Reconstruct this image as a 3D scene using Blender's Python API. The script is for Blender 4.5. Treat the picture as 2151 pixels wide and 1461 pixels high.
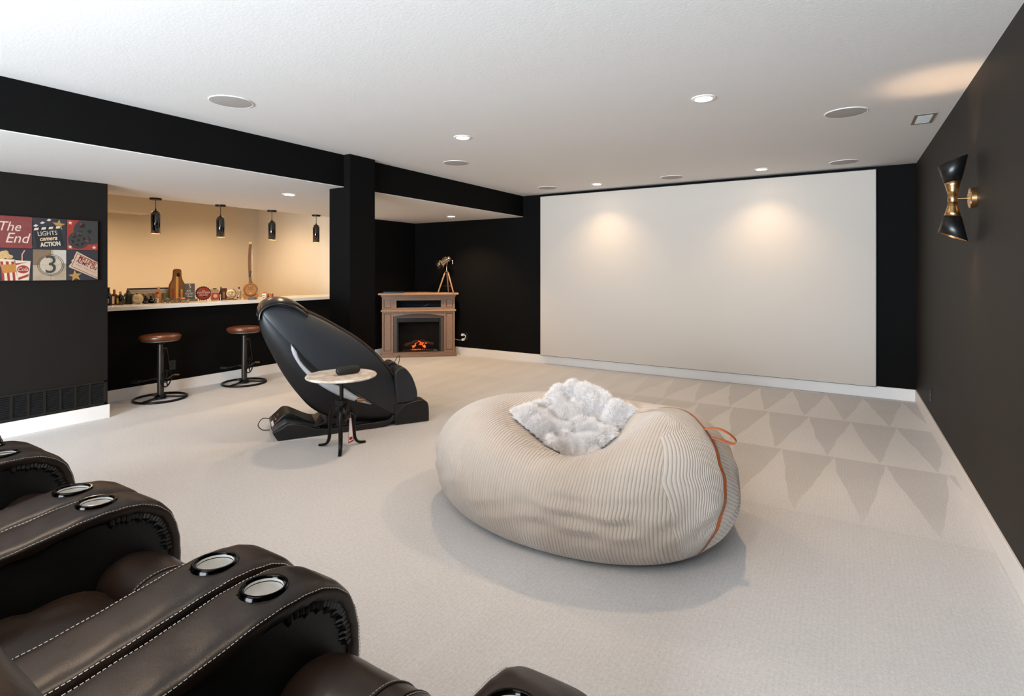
import bpy, math, random
from mathutils import Vector, Matrix
rnd = random.Random(7)
scene = bpy.context.scene
for o in list(bpy.data.objects): bpy.data.objects.remove(o)
C = scene.collection
PI = math.pi
R_ = math.radians

# ---------------------------------------------------------------- camera, world, exposure
YAW = 0.5543
CAM_H = 1.48
cd = bpy.data.cameras.new('camera'); cam = bpy.data.objects.new('camera', cd); C.objects.link(cam)
cam.location = (0, 0, CAM_H); cam.rotation_euler = (PI/2, 0, YAW)
cd.sensor_fit = 'HORIZONTAL'; cd.sensor_width = 36.0
cd.lens = 1129.1/2151*36; cd.shift_x = 0.0; cd.shift_y = (567.4-730.5)/2151
cd.clip_start = 0.02; cd.clip_end = 60
scene.camera = cam
wd = bpy.data.worlds.new('world'); scene.world = wd; wd.use_nodes = True
wd.node_tree.nodes['Background'].inputs[0].default_value = (0.62, 0.74, 0.9, 1)
wd.node_tree.nodes['Background'].inputs[1].default_value = 1.0
vs = scene.view_settings
vs.view_transform = 'Standard'; vs.look = 'None'; vs.gamma = 1; vs.use_curve_mapping = False
vs.exposure = 0.75
WARM = (1.0, 0.70, 0.42)
DAY = (0.77, 0.885, 1.0)
def light(name, kind, loc, energy, col, rot=(0,0,0), **kw):
    d = bpy.data.lights.new(name, kind); d.energy = energy; d.color = col
    for k, v in kw.items(): setattr(d, k, v)
    o = bpy.data.objects.new(name, d); C.objects.link(o); o.location = loc; o.rotation_euler = rot
    return o
# daylight entering through the big window in the wall behind the seats
light('window_daylight', 'AREA', (-1.75, -3.62, 1.25), 660, DAY, rot=(PI/2, 0, 0), shape='RECTANGLE', size=4.4, size_y=1.6)
LAMP_W = 50.0     # recessed lamps in the main ceiling

# room numbers (metres)
D = 7.547; RX = 0.687; H = 2.687; S = -4.457; B = 2.348; W = -6.304; V = -6.994
BAR0 = 2.456; BAR1 = 6.34; ALX = -6.79; BACK = -3.5; BARBACK = -9.8

# ---------------------------------------------------------------- helpers
def lin(c):
    if isinstance(c, str):
        c = c.lstrip('#'); c = [int(c[i:i+2], 16)/255 for i in (0, 2, 4)]
        c = [x/12.92 if x <= .04045 else ((x+.055)/1.055)**2.4 for x in c]
    return (c[0], c[1], c[2], 1.0)
class NT:
    def __init__(s, name):
        s.m = bpy.data.materials.new(name); s.m.use_nodes = True
        s.t = s.m.node_tree; s.b = s.t.nodes['Principled BSDF']
    def n(s, kind, **kw):
        x = s.t.nodes.new(kind)
        for k, v in kw.items():
            if k.startswith('i_'): x.inputs[int(k[2:])].default_value = v
            else: setattr(x, k, v)
        return x
    def l(s, a, b): s.t.links.new(a, b)
    def math(s, op, a, b=None, c=None, clamp=False):
        x = s.t.nodes.new('ShaderNodeMath'); x.operation = op; x.use_clamp = clamp
        for i, v in enumerate((a, b, c)):
            if v is None: continue
            if isinstance(v, (int, float)): x.inputs[i].default_value = v
            else: s.l(v, x.inputs[i])
        return x.outputs[0]
    def mix(s, f, a, b):
        x = s.t.nodes.new('ShaderNodeMix'); x.data_type = 'RGBA'
        for i, v in ((0, f), (6, a), (7, b)):
            if isinstance(v, (int, float)): x.inputs[i].default_value = v
            elif isinstance(v, tuple): x.inputs[i].default_value = v
            else: s.l(v, x.inputs[i])
        return x.outputs[2]
    def noise(s, scale, detail=3, rough=.55, vec=None):
        x = s.n('ShaderNodeTexNoise'); x.inputs['Scale'].default_value = scale
        x.inputs['Detail'].default_value = detail; x.inputs['Roughness'].default_value = rough
        if vec is None: vec = s.obj()
        s.l(vec, x.inputs['Vector']); return x.outputs['Fac']
    def obj(s):
        if not hasattr(s, '_tc'): s._tc = s.n('ShaderNodeTexCoord')
        return s._tc.outputs['Object']
    def uv(s):
        if not hasattr(s, '_tc'): s._tc = s.n('ShaderNodeTexCoord')
        return s._tc.outputs['UV']
    def bump(s, h, strength, dist=.01):
        x = s.n('ShaderNodeBump'); x.inputs['Strength'].default_value = strength
        x.inputs['Distance'].default_value = dist; s.l(h, x.inputs['Height'])
        if s.b.inputs['Normal'].is_linked: s.l(s.b.inputs['Normal'].links[0].from_socket, x.inputs['Normal'])
        s.l(x.outputs[0], s.b.inputs['Normal'])
    def set(s, **kw):
        names = dict(col='Base Color', rough='Roughness', metal='Metallic', spec='Specular IOR Level', coat='Coat Weight',
                     coatr='Coat Roughness', trans='Transmission Weight', ior='IOR', sheen='Sheen Weight', sheenr='Sheen Roughness',
                     emit='Emission Color', es='Emission Strength', alpha='Alpha', sss='Subsurface Weight')
        for k, v in kw.items():
            i = s.b.inputs[names[k]]
            if isinstance(v, (int, float, tuple)): i.default_value = v
            else: s.l(v, i)
        return s
MATS = {}
def pm(name, col, rough=.5, metal=0., spec=.5, var=.06, vscale=6, bump=0., bscale=200, bdist=.002, **kw):
    """plain procedural material: colour with slight noise variation and fine relief"""
    if name in MATS: return MATS[name]
    t = NT(name); c = lin(col)
    if var:
        f = t.noise(vscale)
        lo = tuple(x*(1-var) for x in c[:3])+(1.,); hi = tuple(min(1, x*(1+var)) for x in c[:3])+(1.,)
        t.set(col=t.mix(f, lo, hi))
    else: t.set(col=c)
    t.set(rough=rough, metal=metal, spec=spec, **kw)
    if bump: t.bump(t.noise(bscale, 2), bump, bdist)
    MATS[name] = t.m; return t.m
def emat(name, col, strength):
    if name in MATS: return MATS[name]
    t = NT(name); t.set(col=lin(col), emit=lin(col), es=float(strength), rough=.5); MATS[name] = t.m; return t.m
def glass(name, col, rough=.02, ior=1.45):
    if name in MATS: return MATS[name]
    t = NT(name); t.set(col=lin(col), trans=1.0, rough=rough, ior=ior); MATS[name] = t.m; return t.m

class MB:
    def __init__(s): s.v = []; s.f = []; s.uvs = None
    def add(s, vs, fs):
        o = len(s.v); s.v += [tuple(p) for p in vs]; s.f += [tuple(i+o for i in f) for f in fs]; return s
    def box(s, x0, x1, y0, y1, z0, z1):
        return s.add([(x0,y0,z0),(x1,y0,z0),(x1,y1,z0),(x0,y1,z0),(x0,y0,z1),(x1,y0,z1),(x1,y1,z1),(x0,y1,z1)],
                     [(0,3,2,1),(4,5,6,7),(0,1,5,4),(1,2,6,5),(2,3,7,6),(3,0,4,7)])
    def cbox(s, c, sx, sy, sz): return s.box(c[0]-sx/2,c[0]+sx/2,c[1]-sy/2,c[1]+sy/2,c[2]-sz/2,c[2]+sz/2)
    def obox(s, M, sx, sy, sz):
        b = MB().cbox((0,0,0), sx, sy, sz); return s.add([M @ Vector(p) for p in b.v], b.f)
    def tube(s, path, r, n=10, closed=False, cap=True):
        P = [Vector(p) for p in path]; k = len(P)
        rr = r if isinstance(r, (list, tuple)) else [r]*k
        T = []
        for i in range(k):
            a = P[(i-1) % k] if (closed or i > 0) else P[i]; b = P[(i+1) % k] if (closed or i < k-1) else P[i]
            T.append((b-a).normalized() if (b-a).length > 1e-9 else Vector((0,0,1)))
        up = Vector((0,0,1)) if abs(T[0].z) < .9 else Vector((1,0,0))
        N = (up-T[0]*up.dot(T[0])).normalized(); vs = []; fs = []
        for i in range(k):
            N = (N-T[i]*N.dot(T[i])).normalized(); Bn = T[i].cross(N)
            for j in range(n):
                a = 2*PI*j/n; vs.append(P[i]+(N*math.cos(a)+Bn*math.sin(a))*rr[i])
        for i in range(k if closed else k-1):
            for j in range(n):
                i2 = (i+1) % k
                fs.append((i*n+j, i*n+(j+1)%n, i2*n+(j+1)%n, i2*n+j))
        if cap and not closed:
            fs.append(tuple(range(n-1,-1,-1))); fs.append(tuple((k-1)*n+j for j in range(n)))
        return s.add(vs, fs)
    def cyl(s, p0, p1, r0, r1=None, n=20): return s.tube([p0, p1], [r0, r0 if r1 is None else r1], n)
    def lathe(s, prof, n=32, M=None, cut=None):
        vs = []; fs = []; k = len(prof)
        for r, z in prof:
            for j in range(n):
                a = 2*PI*j/n; p = Vector((r*math.cos(a), r*math.sin(a), z))
                if cut: p = cut(p)
                vs.append(M @ p if M else p)
        for i in range(k-1):
            for j in range(n): fs.append((i*n+j, i*n+(j+1)%n, (i+1)*n+(j+1)%n, (i+1)*n+j))
        if prof[0][0] > 1e-6: pass
        return s.add(vs, fs)
    def prism(s, pts, axis, a0, a1):
        n = len(pts)
        def q(p, a): return {'x': (a,p[0],p[1]), 'y': (p[0],a,p[1]), 'z': (p[0],p[1],a)}[axis]
        vs = [q(p,a0) for p in pts]+[q(p,a1) for p in pts]
        fs = [tuple(range(n-1,-1,-1)), tuple(range(n,2*n))]+[(i,(i+1)%n,n+(i+1)%n,n+i) for i in range(n)]
        return s.add(vs, fs)
    def sphere(s, c, r, n=20, m=12):
        if isinstance(r, (int, float)): r = (r,r,r)
        return s.grid(lambda i,j: (c[0]+r[0]*math.sin(PI*j/m)*math.cos(2*PI*i/n), c[1]+r[1]*math.sin(PI*j/m)*math.sin(2*PI*i/n), c[2]-r[2]*math.cos(PI*j/m)), n, m+1, True)
    def torus(s, c, R, r, axis='z', n=40, m=10):
        pts = []
        for i in range(n):
            a = 2*PI*i/n; x, y = R*math.cos(a), R*math.sin(a)
            pts.append({'z': (c[0]+x,c[1]+y,c[2]), 'x': (c[0],c[1]+x,c[2]+y), 'y': (c[0]+x,c[1],c[2]+y)}[axis])
        return s.tube(pts, r, m, closed=True)
    def grid(s, fn, nu, nv, cu=False, cv=False):
        vs = [fn(i,j) for j in range(nv) for i in range(nu)]; fs = []
        for j in range(nv if cv else nv-1):
            for i in range(nu if cu else nu-1):
                i2 = (i+1)%nu; j2 = (j+1)%nv
                fs.append((j*nu+i, j*nu+i2, j2*nu+i2, j2*nu+i))
        return s.add(vs, fs)
    def build(s, name, mat, parent=None, bevel=0., seg=2, sharp=38, sub=0, solid=0., label=None):
        me = bpy.data.meshes.new(name); me.from_pydata([tuple(p) for p in s.v], [], s.f); me.validate(); me.update()
        if s.uvs is not None:
            ul = me.uv_layers.new(name='UVMap')
            for lp in me.loops: ul.data[lp.index].uv = s.uvs[lp.vertex_index]
        me.polygons.foreach_set('use_smooth', [True]*len(me.polygons))
        me.set_sharp_from_angle(angle=R_(sharp))
        me.materials.append(mat)
        o = bpy.data.objects.new(name, me); C.objects.link(o)
        if parent: o.parent = parent
        if solid:
            m = o.modifiers.new('solid', 'SOLIDIFY'); m.thickness = solid; m.offset = 0
        if bevel:
            m = o.modifiers.new('bevel', 'BEVEL'); m.width = bevel; m.segments = seg; m.limit_method = 'ANGLE'; m.angle_limit = R_(35); m.harden_normals = True
        if sub:
            m = o.modifiers.new('sub', 'SUBSURF'); m.levels = sub; m.render_levels = sub
        if label: o['label'] = label
        return o
def tag(o, label, cat, group=None):
    o['label'] = label; o['category'] = cat
    if group: o['group'] = group
    return o
def thing(name, label, cat, loc=(0,0,0), rot=0., group=None):
    o = bpy.data.objects.new(name, None); C.objects.link(o); o.empty_display_size = .05
    o.location = loc; o.rotation_euler = rot if isinstance(rot, tuple) else (0,0,rot)
    return tag(o, label, cat, group)
def struct(o): o['kind'] = 'structure'; return o
def dup(root, loc, rot=None, label=None, group=None):
    r = root.copy(); C.objects.link(r); r.location = loc
    if rot is not None: r.rotation_euler = rot if isinstance(rot, tuple) else (0,0,rot)
    if label: r['label'] = label
    if group: r['group'] = group
    for ch in list(root.children):
        c = ch.copy(); C.objects.link(c); c.parent = r
        for g in list(ch.children):
            d = g.copy(); C.objects.link(d); d.parent = c
    return r
def text(name, body, size, mat, parent, loc, rot=(0,0,0), shear=0., extrude=.0006, align='CENTER', sx=1., offset=0., spacing=1.):
    cu = bpy.data.curves.new(name, 'FONT'); cu.body = body; cu.size = size; cu.shear = shear; cu.extrude = extrude
    cu.align_x = align; cu.align_y = 'CENTER'; cu.offset = offset; cu.space_character = spacing; cu.resolution_u = 3
    t = bpy.data.objects.new(name, cu); C.objects.link(t)
    dg = bpy.context.evaluated_depsgraph_get()
    me = bpy.data.meshes.new_from_object(t.evaluated_get(dg)); bpy.data.objects.remove(t)
    me.materials.clear(); me.materials.append(mat)
    o = bpy.data.objects.new(name, me); C.objects.link(o)
    if parent: o.parent = parent
    o.location = loc; o.rotation_euler = rot; o.scale = (sx,1,1)
    return o
def cat(pts, n=6, closed=False):
    """Catmull-Rom through points"""
    P = [Vector(p) for p in pts]; k = len(P); out = []
    for i in range(k if closed else k-1):
        g = (lambda q: P[q % k]) if closed else (lambda q: P[max(0, min(k-1, q))])
        p0, p1, p2, p3 = g(i-1), g(i), g(i+1), g(i+2)
        for j in range(n):
            t = j/n
            out.append(.5*((2*p1)+(p2-p0)*t+(2*p0-5*p1+4*p2-p3)*t*t+(3*p1-p0-3*p2+p3)*t**3))
    if not closed: out.append(P[-1])
    return out
def frame_M(origin, z, xhint=(0,0,1)):
    z = Vector(z).normalized(); x = Vector(xhint); x = (x-z*x.dot(z))
    if x.length < 1e-6: x = Vector((1,0,0))
    x.normalize(); y = z.cross(x)
    M = Matrix((x,y,z)).transposed().to_4x4(); M.translation = Vector(origin); return M

# ---------------------------------------------------------------- setting: materials
def carpet():
    t = NT('carpet'); o = t.obj(); sep = t.n('ShaderNodeSeparateXYZ'); t.l(o, sep.inputs[0]); x, y = sep.outputs[0], sep.outputs[1]
    wob = t.noise(1.7, 2); xw = t.math('ADD', x, t.math('MULTIPLY', t.math('SUBTRACT', wob, .5), .07))
    # rows of wedge-shaped vacuum strokes (nap direction) towards the screen wall
    ry = t.math('DIVIDE', t.math('SUBTRACT', 7.45, y), 1.24)
    row = t.math('FLOOR', ry); fr = t.math('FRACT', ry)
    fx = t.math('FRACT', t.math('ADD', t.math('DIVIDE', xw, .36), t.math('MULTIPLY', row, .37)))
    tri = t.math('ABSOLUTE', t.math('SUBTRACT', t.math('MULTIPLY', fx, 2), 1))
    edge = t.math('SUBTRACT', t.math('POWER', fr, 1.15), tri)
    wedge = t.math('ADD', t.math('MULTIPLY', edge, 22), .5, clamp=True)
    rim = t.math('SUBTRACT', 1, t.math('ABSOLUTE', t.math('MULTIPLY', edge, 26)), clamp=True)
    fade = t.math('MULTIPLY', t.math('SUBTRACT', y, 3.55), 1.6, clamp=True)
    side = t.math('ADD', .22, t.math('MULTIPLY', t.math('ADD', x, 2.6), .5, clamp=True))
    fade = t.math('MULTIPLY', fade, t.math('MINIMUM', side, 1))
    tone = t.math('MULTIPLY', t.math('ADD', t.math('SUBTRACT', wedge, .55), t.math('MULTIPLY', rim, .3)), fade)
    mot = t.math('SUBTRACT', t.noise(.9, 4), .5)
    fine = t.math('ADD', t.math('SUBTRACT', t.noise(190, 2), .5), t.math('MULTIPLY', t.math('SUBTRACT', t.noise(60, 2), .5), .6))
    wv = t.n('ShaderNodeTexWave'); wv.inputs['Scale'].default_value = 16; wv.inputs['Distortion'].default_value = 1.2; t.l(o, wv.inputs['Vector'])
    f = t.math('ADD', t.math('ADD', t.math('MULTIPLY', tone, .30), .5), t.math('ADD', t.math('MULTIPLY', mot, .35), t.math('MULTIPLY', fine, .8)))
    f = t.math('ADD', f, t.math('MULTIPLY', t.math('SUBTRACT', wv.outputs['Fac'], .5), .05), clamp=True)
    t.set(col=t.mix(f, lin('#a09d9b'), lin('#dddbda')), rough=.95, spec=.15, sheen=.25)
    t.bump(t.noise(260, 2), .5, .004); return t.m
def ceil_mat():
    t = NT('ceiling_paint'); t.set(col=lin('#dcd8d4'), rough=.9, spec=.2)
    t.bump(t.noise(60, 3), .16, .005); return t.m
def black_paint():
    t = NT('black_wall_paint'); t.set(col=t.mix(t.noise(3), lin('#0e0d0d'), lin('#121110')), rough=.65, spec=.05)
    t.bump(t.noise(140, 2), .18, .003); return t.m
def lit_brown_paint():  # right wall: lighter and browner than the black, grazing light put into the colour
    t = NT('charcoal_brown_lit_wall'); t.set(col=t.mix(t.noise(3), lin('#27221e'), lin('#2c2621')), rough=.6, spec=.15)
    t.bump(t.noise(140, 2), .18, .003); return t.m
M_LITBROWN = lit_brown_paint()
M_LITCHAR = pm('charcoal_lit_wall', '#1d1a17', .62, spec=.12, var=.06, vscale=3, bump=.18, bscale=140, bdist=.003)  # left wall: black lightened, window and carpet bounce light painted into it
M_CARPET = carpet(); M_CEIL = ceil_mat(); M_BLACK = black_paint()
M_TRIM = pm('white_trim_paint', '#e6e1dc', .4, var=.02)
M_BEIGE = pm('beige_wall_paint', '#dccfb9', .75, var=.02, bump=.15, bscale=140)
M_BMETAL = pm('black_metal', '#121110', .38, .6, var=.1)
M_WHITEP = pm('white_plastic', '#e8e6e2', .4, var=.02)
M_BLACKP = pm('black_plastic', '#101010', .4, var=.1)
M_GREYP = pm('grey_speaker_cloth', '#a8a19b', .9, var=.05, bump=.4, bscale=900)

# ---------------------------------------------------------------- setting: shell
def wall(name, *boxes, mat=M_BLACK):
    b = MB()
    for q in boxes: b.box(*q)
    return struct(b.build(name, mat))
wall('floor', (BARBACK-.2, RX+.2, BACK-.1, D+.2, -.1, 0), mat=M_CARPET)
wall('ceiling', (S, RX+.2, BACK-.1, D+.2, H, H+.1), (BARBACK-.2, -7.13, 0, BAR1+.3, H, H+.1), mat=M_CEIL)
wall('ceiling_alcove', (-7.13, S, BACK-.1, D+.2, B, B+.006), mat=M_CEIL)
wall('wall_beam', (S-.12, S, BACK-.1, D, B+.006, H+.05))
wall('wall_header', (-7.13, -7.03, 0, BAR1+.1, B+.006, H+.02), mat=M_BEIGE)
wall('wall_right', (RX, RX+.12, BACK-.1, D+.2, 0, H+.05), mat=M_LITBROWN)
wall('wall_front', (ALX-.2, RX+.12, D, D+.12, 0, H+.05))
wall('wall_left', (-7.13, W, BACK-.1, BAR0, 0, B), mat=M_LITCHAR)
wall('wall_column', (-4.68, -4.365, 3.856, 4.205, 0, H))
wall('wall_alcove_left', (-7.13, ALX, BAR1, D+.1, 0, B))
wall('wall_bar_front', (-7.12, V, BAR0, BAR1, 0, 1.03))
wall('wall_bar_back', (BARBACK-.1, BARBACK, .0, BAR1+.1, 0, H), (BARBACK, BARBACK+.35, 0, 4.29, 2.382, H), mat=M_BEIGE)
wall('wall_bar_side', (BARBACK, -7.0, BAR1, BAR1+.1, 0, H), (BARBACK, -7.1, 0, .1, 0, H), mat=M_BEIGE)
wx0, wx1, wz0, wz1 = -3.95, .45, .40, 2.10
wall('wall_back', (W-.2, wx0, BACK-.12, BACK, 0, H), (wx1, RX, BACK-.12, BACK, 0, H), (wx0, wx1, BACK-.12, BACK, 0, wz0), (wx0, wx1, BACK-.12, BACK, wz1, H), mat=M_BEIGE)
wn = MB(); 
for x in (wx0, -2.5, -1.05, wx1-.05): wn.box(x, x+.05, BACK-.09, BACK-.03, wz0, wz1)
wn.box(wx0, wx1, BACK-.09, BACK-.03, wz0, wz0+.05).box(wx0, wx1, BACK-.09, BACK-.03, wz1-.05, wz1)
struct(wn.build('window_1', M_TRIM))
def base(name, *boxes):
    b = MB()
    for q in boxes: b.box(*q)
    return struct(b.build(name, M_TRIM, bevel=.003))
BH = .135; BT = .014
base('baseboard_front', (ALX, RX, D-BT, D, 0, BH))
base('baseboard_right', (RX-BT, RX, BACK, D-BT, 0, BH))
base('baseboard_left', (W, W+BT, BACK, BAR0+BT, 0, BH), (V+BT, W, BAR0, BAR0+BT, 0, BH))
base('baseboard_bar', (V, V+BT, BAR0+BT, BAR1, 0, BH))
base('baseboard_alcove', (ALX, ALX+BT, BAR1, D-BT, 0, BH))
base('baseboard_column', (-4.68, -4.365+BT, 3.856-BT, 3.856, 0, BH), (-4.365, -4.365+BT, 3.856, 4.205, 0, BH))

# ---------------------------------------------------------------- projection screen
def screen_mat():
    t = NT('screen_fabric'); t.set(col=lin('#c7beb4'), rough=.8, spec=.2)
    w = t.n('ShaderNodeTexWave'); w.inputs['Scale'].default_value = 320; t.l(t.obj(), w.inputs['Vector'])
    t.bump(w.outputs['Fac'], .05, .0008); return t.m
sc = thing('projection_screen', 'huge white fixed-frame projection screen on the black front wall', 'screen', (-1.895, D, 0))
MB().box(-2.2, 2.2, -.082, -.05, .140, 2.642).build('screen_fabric', screen_mat(), sc, bevel=.004)
MB().box(-2.206, 2.206, -.068, -.001, .134, 2.648).build('frame', M_BLACKP, sc)

# ---------------------------------------------------------------- ceiling fittings
M_LENS = emat('lamp_lens', '#ffe9cf', 28)
def downlight_parts(root):
    MB().lathe([(.055,-.004),(.060,-.009),(.080,-.006),(.083,0),(.055,0)], 40).build('trim_ring', M_WHITEP, root)
    MB().lathe([(0.0001,-.003),(.056,-.003),(.056,0)], 32).build('lens', M_LENS, root)
def downlight(x, y, z, label, power, ang=125, blend=.75):
    r = thing('recessed_downlight', label, 'light', (x,y,z), group='recessed ceiling lights')
    downlight_parts(r)
    light('downlight_lamp', 'SPOT', (x,y,z-.02), power, WARM, spot_size=R_(ang), spot_blend=blend, shadow_soft_size=.05)
    return r
downlight(-2.948, 3.912, H, 'round recessed ceiling light above the massage chair side of the room', LAMP_W*1.15)
downlight(-.842, 3.914, H, 'largest glowing recessed ceiling light, above the bean bag', LAMP_W*1.1)
downlight(-2.95, 7.02, H, 'recessed ceiling light above the left part of the screen', LAMP_W*.62, 120, .9)
downlight(-.843, 7.02, H, 'recessed ceiling light above the right part of the screen', LAMP_W*.62, 120, .9)
downlight(-2.948, .81, H, 'recessed ceiling light above the recliner row, left one', LAMP_W*.5)
downlight(-.842, .81, H, 'recessed ceiling light above the recliner row, right one', LAMP_W*.5)
downlight(-2.948, -2.2, H, 'recessed ceiling light near the rear window, left one', LAMP_W*.3)
downlight(-.842, -2.2, H, 'recessed ceiling light near the rear window, right one', LAMP_W*.3)
downlight(-5.401, 3.888, B, 'recessed light in the lowered ceiling before the bar', LAMP_W*.95)
downlight(-5.379, 6.835, B, 'recessed light in the lowered ceiling above the corner fireplace', LAMP_W*1.9)
downlight(-5.401, .9, B, 'recessed light in the lowered ceiling near the movie canvas', LAMP_W*.5)
def speaker(x, y, label):
    r = thing('ceiling_speaker', label, 'speaker', (x,y,H), group='round in-ceiling speakers')
    MB().lathe([(.136,0),(.136,-.004),(.142,-.006),(.146,-.003),(.147,0)], 48).build('rim', M_WHITEP, r)
    MB().lathe([(.0001,-.008),(.09,-.0075),(.137,-.005),(.137,0)], 48).build('grille', M_GREYP, r)
for x, y, l in ((-3.731,2.213,'round ceiling speaker nearest the camera, left part of the ceiling'), (-3.717,4.81,'round ceiling speaker beside the column and beam'),
             (.008,4.841,'round ceiling speaker close to the rectangular ceiling vent'), (-3.696,6.956,'small-looking ceiling speaker above the screen left corner'),
             (-1.909,7.021,'ceiling speaker above the middle of the screen'), (-.007,7.044,'ceiling speaker above the screen right corner')): speaker(x, y, l)
vt = thing('ceiling_vent', 'rectangular ceiling air vent beside the right wall', 'vent', (.532,5.35,H))
M_VENT = pm('vent_bronze', '#8a7d70', .5, .1)
b = MB(); w, l, fr = .07, .165, .022
b.box(-w,-w+fr,-l,l,-.008,0).box(w-fr,w,-l,l,-.008,0).box(-w+fr,w-fr,-l,-l+fr*1.6,-.008,0).box(-w+fr,w-fr,l-fr*1.6,l,-.008,0)
b.build('frame', M_VENT, vt, bevel=.002)
for i in range(7):
    y = -l+fr*1.6+.018+i*.039
    MB().obox(Matrix.Translation((0,y,-.004)) @ Matrix.Rotation(.6,4,'X'), 2*(w-fr), .03, .0015).build('slat', pm('vent_white', '#d8d6d2', .5), vt)

# ---------------------------------------------------------------- wall sconce
M_BRASS = pm('brushed_brass', '#c8a070', .28, 1.0, var=.08, vscale=30)
M_SBLACK = pm('satin_black_shade', '#0e0e0f', .35, 0, var=.05)
sn = thing('wall_sconce', 'hourglass wall sconce with black cones and brass waist on the right wall', 'wall lamp', (RX, 4.348, 1.930))
MX = frame_M((0,0,0), (-1,0,0))
MB().lathe([(.0001,.028),(.058,.028),(.063,.024),(.063,0),(.0001,0)], 40, MX).build('backplate', M_BRASS, sn)
for a in (.6, 2.2, 3.9):
    MB().sphere((-.03, .042*math.cos(a), .042*math.sin(a)), (.005,.006,.006), 10, 6).build('screw', M_BRASS, sn)
MB().cyl((-.02,0,0), (-.105,0,0), .0055).build('arm', M_BRASS, sn)
XC = -.108
MB().lathe([(.0225,-.022),(.0245,-.019),(.0245,.019),(.0225,.022)], 32, Matrix.Translation((XC,0,0))).build('waist', M_BRASS, sn)
for sg, nm in ((1,'upper_shade'), (-1,'lower_shade')):
    def cutf(p, sg=sg):
        k = max(0, (abs(p.z)-.03)/.21)
        z = abs(p.z)*(1+0*k)+p.x*.42*k
        return Vector((p.x+XC, p.y, sg*z))
    MB().lathe([(.022,.020),(.028,.05),(.036,.085),(.043,.11)], 40, None, cutf).build(nm+'_cone', M_BRASS, sn, solid=.0015)
    sh = MB().lathe([(.0435,.11),(.058,.17),(.0745,.240)], 40, None, cutf).build(nm, M_SBLACK, sn, solid=.002)
    MB().lathe([(.0712,.238),(.056,.172),(.040,.108),(.024,.05)], 40, None, cutf).build('shade_lining', M_BRASS, sh)
    light('sconce_lamp', 'SPOT', (RX+XC, 4.348, 1.93+sg*.10), 16, WARM, rot=(0,0,0) if sg < 0 else (PI,0,0), spot_size=R_(100), spot_blend=.6, shadow_soft_size=.02)
    MB().sphere((XC,0,sg*.10), (.016,.016,.024), 12, 8).build('bulb', M_LENS, sn)

# ---------------------------------------------------------------- outlets and plugs
M_DARKPL = pm('dark_plate', '#1b1918', .35, var=.03)
def outlet(name, label, loc, rz, m=M_DARKPL):
    r = thing(name, label, 'outlet', loc, rz)       # faces local -Y
    MB().box(-.036,.036,-.006,0,-.058,.058).build('cover_plate', m, r, bevel=.003)
    for z in (-.025,.025): MB().box(-.017,.017,-.009,-.006,z-.016,z+.016).build('socket', M_BLACKP, r, bevel=.002)
    return r
outlet('wall_outlet', 'dark outlet plate low on the right wall near the screen corner', (RX,6.335,.315), -PI/2)
outlet('wall_outlet', 'dark outlet plate on the bar front behind the nearer stool', (V,3.404,.323), PI/2)
outlet('wall_outlet', 'dark outlet beside the fireplace with white plugs in it', (-5.62,D,.33), 0)
pg = thing('plug_adapter', 'white plug and cord hanging from the outlet beside the fireplace', 'plug', (-5.65,D-.01,.33))
MB().box(-.035,.012,-.045,-.001,.008,.045).build('upper_plug', M_WHITEP, pg, bevel=.008)
MB().box(-.02,.025,-.05,-.001,-.075,-.035).build('lower_plug', M_WHITEP, pg, bevel=.008)
MB().tube(cat([(.03,-.03,.03),(.055,-.035,.01),(.05,-.04,-.03),(.02,-.04,-.055)],5), .006, 8).build('short_cord', M_WHITEP, pg)
MB().tube(cat([(-.02,-.03,-.06),(-.09,-.03,-.068),(-.2,-.02,-.06),(-.3,-.01,-.08)],5), .003, 6).build('long_cord', M_WHITEP, pg)

# ---------------------------------------------------------------- pendants over the bar
M_PEND = pm('gloss_dark_bronze', '#120d0a', .16, 0, var=.05, coat=1.0, coatr=.05)
M_PIN = pm('pendant_gold_inside', '#d7a35c', .4, .3)
pn = ('nearest', 'second nearest', 'second farthest', 'farthest')
for i, y in enumerate((3.245, 4.035, 4.79, 5.556)):
    r = thing('pendant_lamp', 'dark domed cylinder pendant over the bar, %s of the four' % pn[i], 'pendant light', (-7.055,y,B), group='pendants over the bar')
    MB().lathe([(.0001,-.024),(.058,-.024),(.064,-.018),(.064,0),(.0001,0)], 36).build('canopy', M_BMETAL, r)
    MB().cyl((0,0,-.02), (0,0,-.155), .004, n=8).build('cord', M_BLACKP, r)
    MB().lathe([(.0001,-.128),(.008,-.128),(.008,-.15),(.0001,-.15)], 16).build('cord_grip', M_BMETAL, r)
    prof = [(.050*math.sin(a*PI/16), -.205+.058*math.cos(a*PI/16)) for a in range(1,9)]+[(.050,-.30),(.050,-.428)]
    MB().lathe(prof, 40).build('shade', M_PEND, r, solid=.002)
    MB().lathe([(.0482,-.427),(.0482,-.30),(.046,-.21)], 40).build('shade_lining', M_PIN, r)
    MB().sphere((0,0,-.33), (.026,.026,.035), 16, 10).build('bulb', M_LENS, r)
    light('pendant_bulb', 'SPOT', (-7.055,y,B-.385), 9, WARM, spot_size=R_(100), spot_blend=.5, shadow_soft_size=.03)
for y in (1.6, 3.4, 5.2):
    downlight(-8.5, y, H, 'recessed light in the ceiling behind the bar, %s' % {1.6:'nearest',3.4:'middle',5.2:'farthest'}[y], LAMP_W*1.55, 160, .8)

# ---------------------------------------------------------------- return air grille
gr = thing('return_air_grille', 'long black return air grille set low in the left wall', 'vent', (W, 1.60, .262), (0,0,PI/2))
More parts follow.
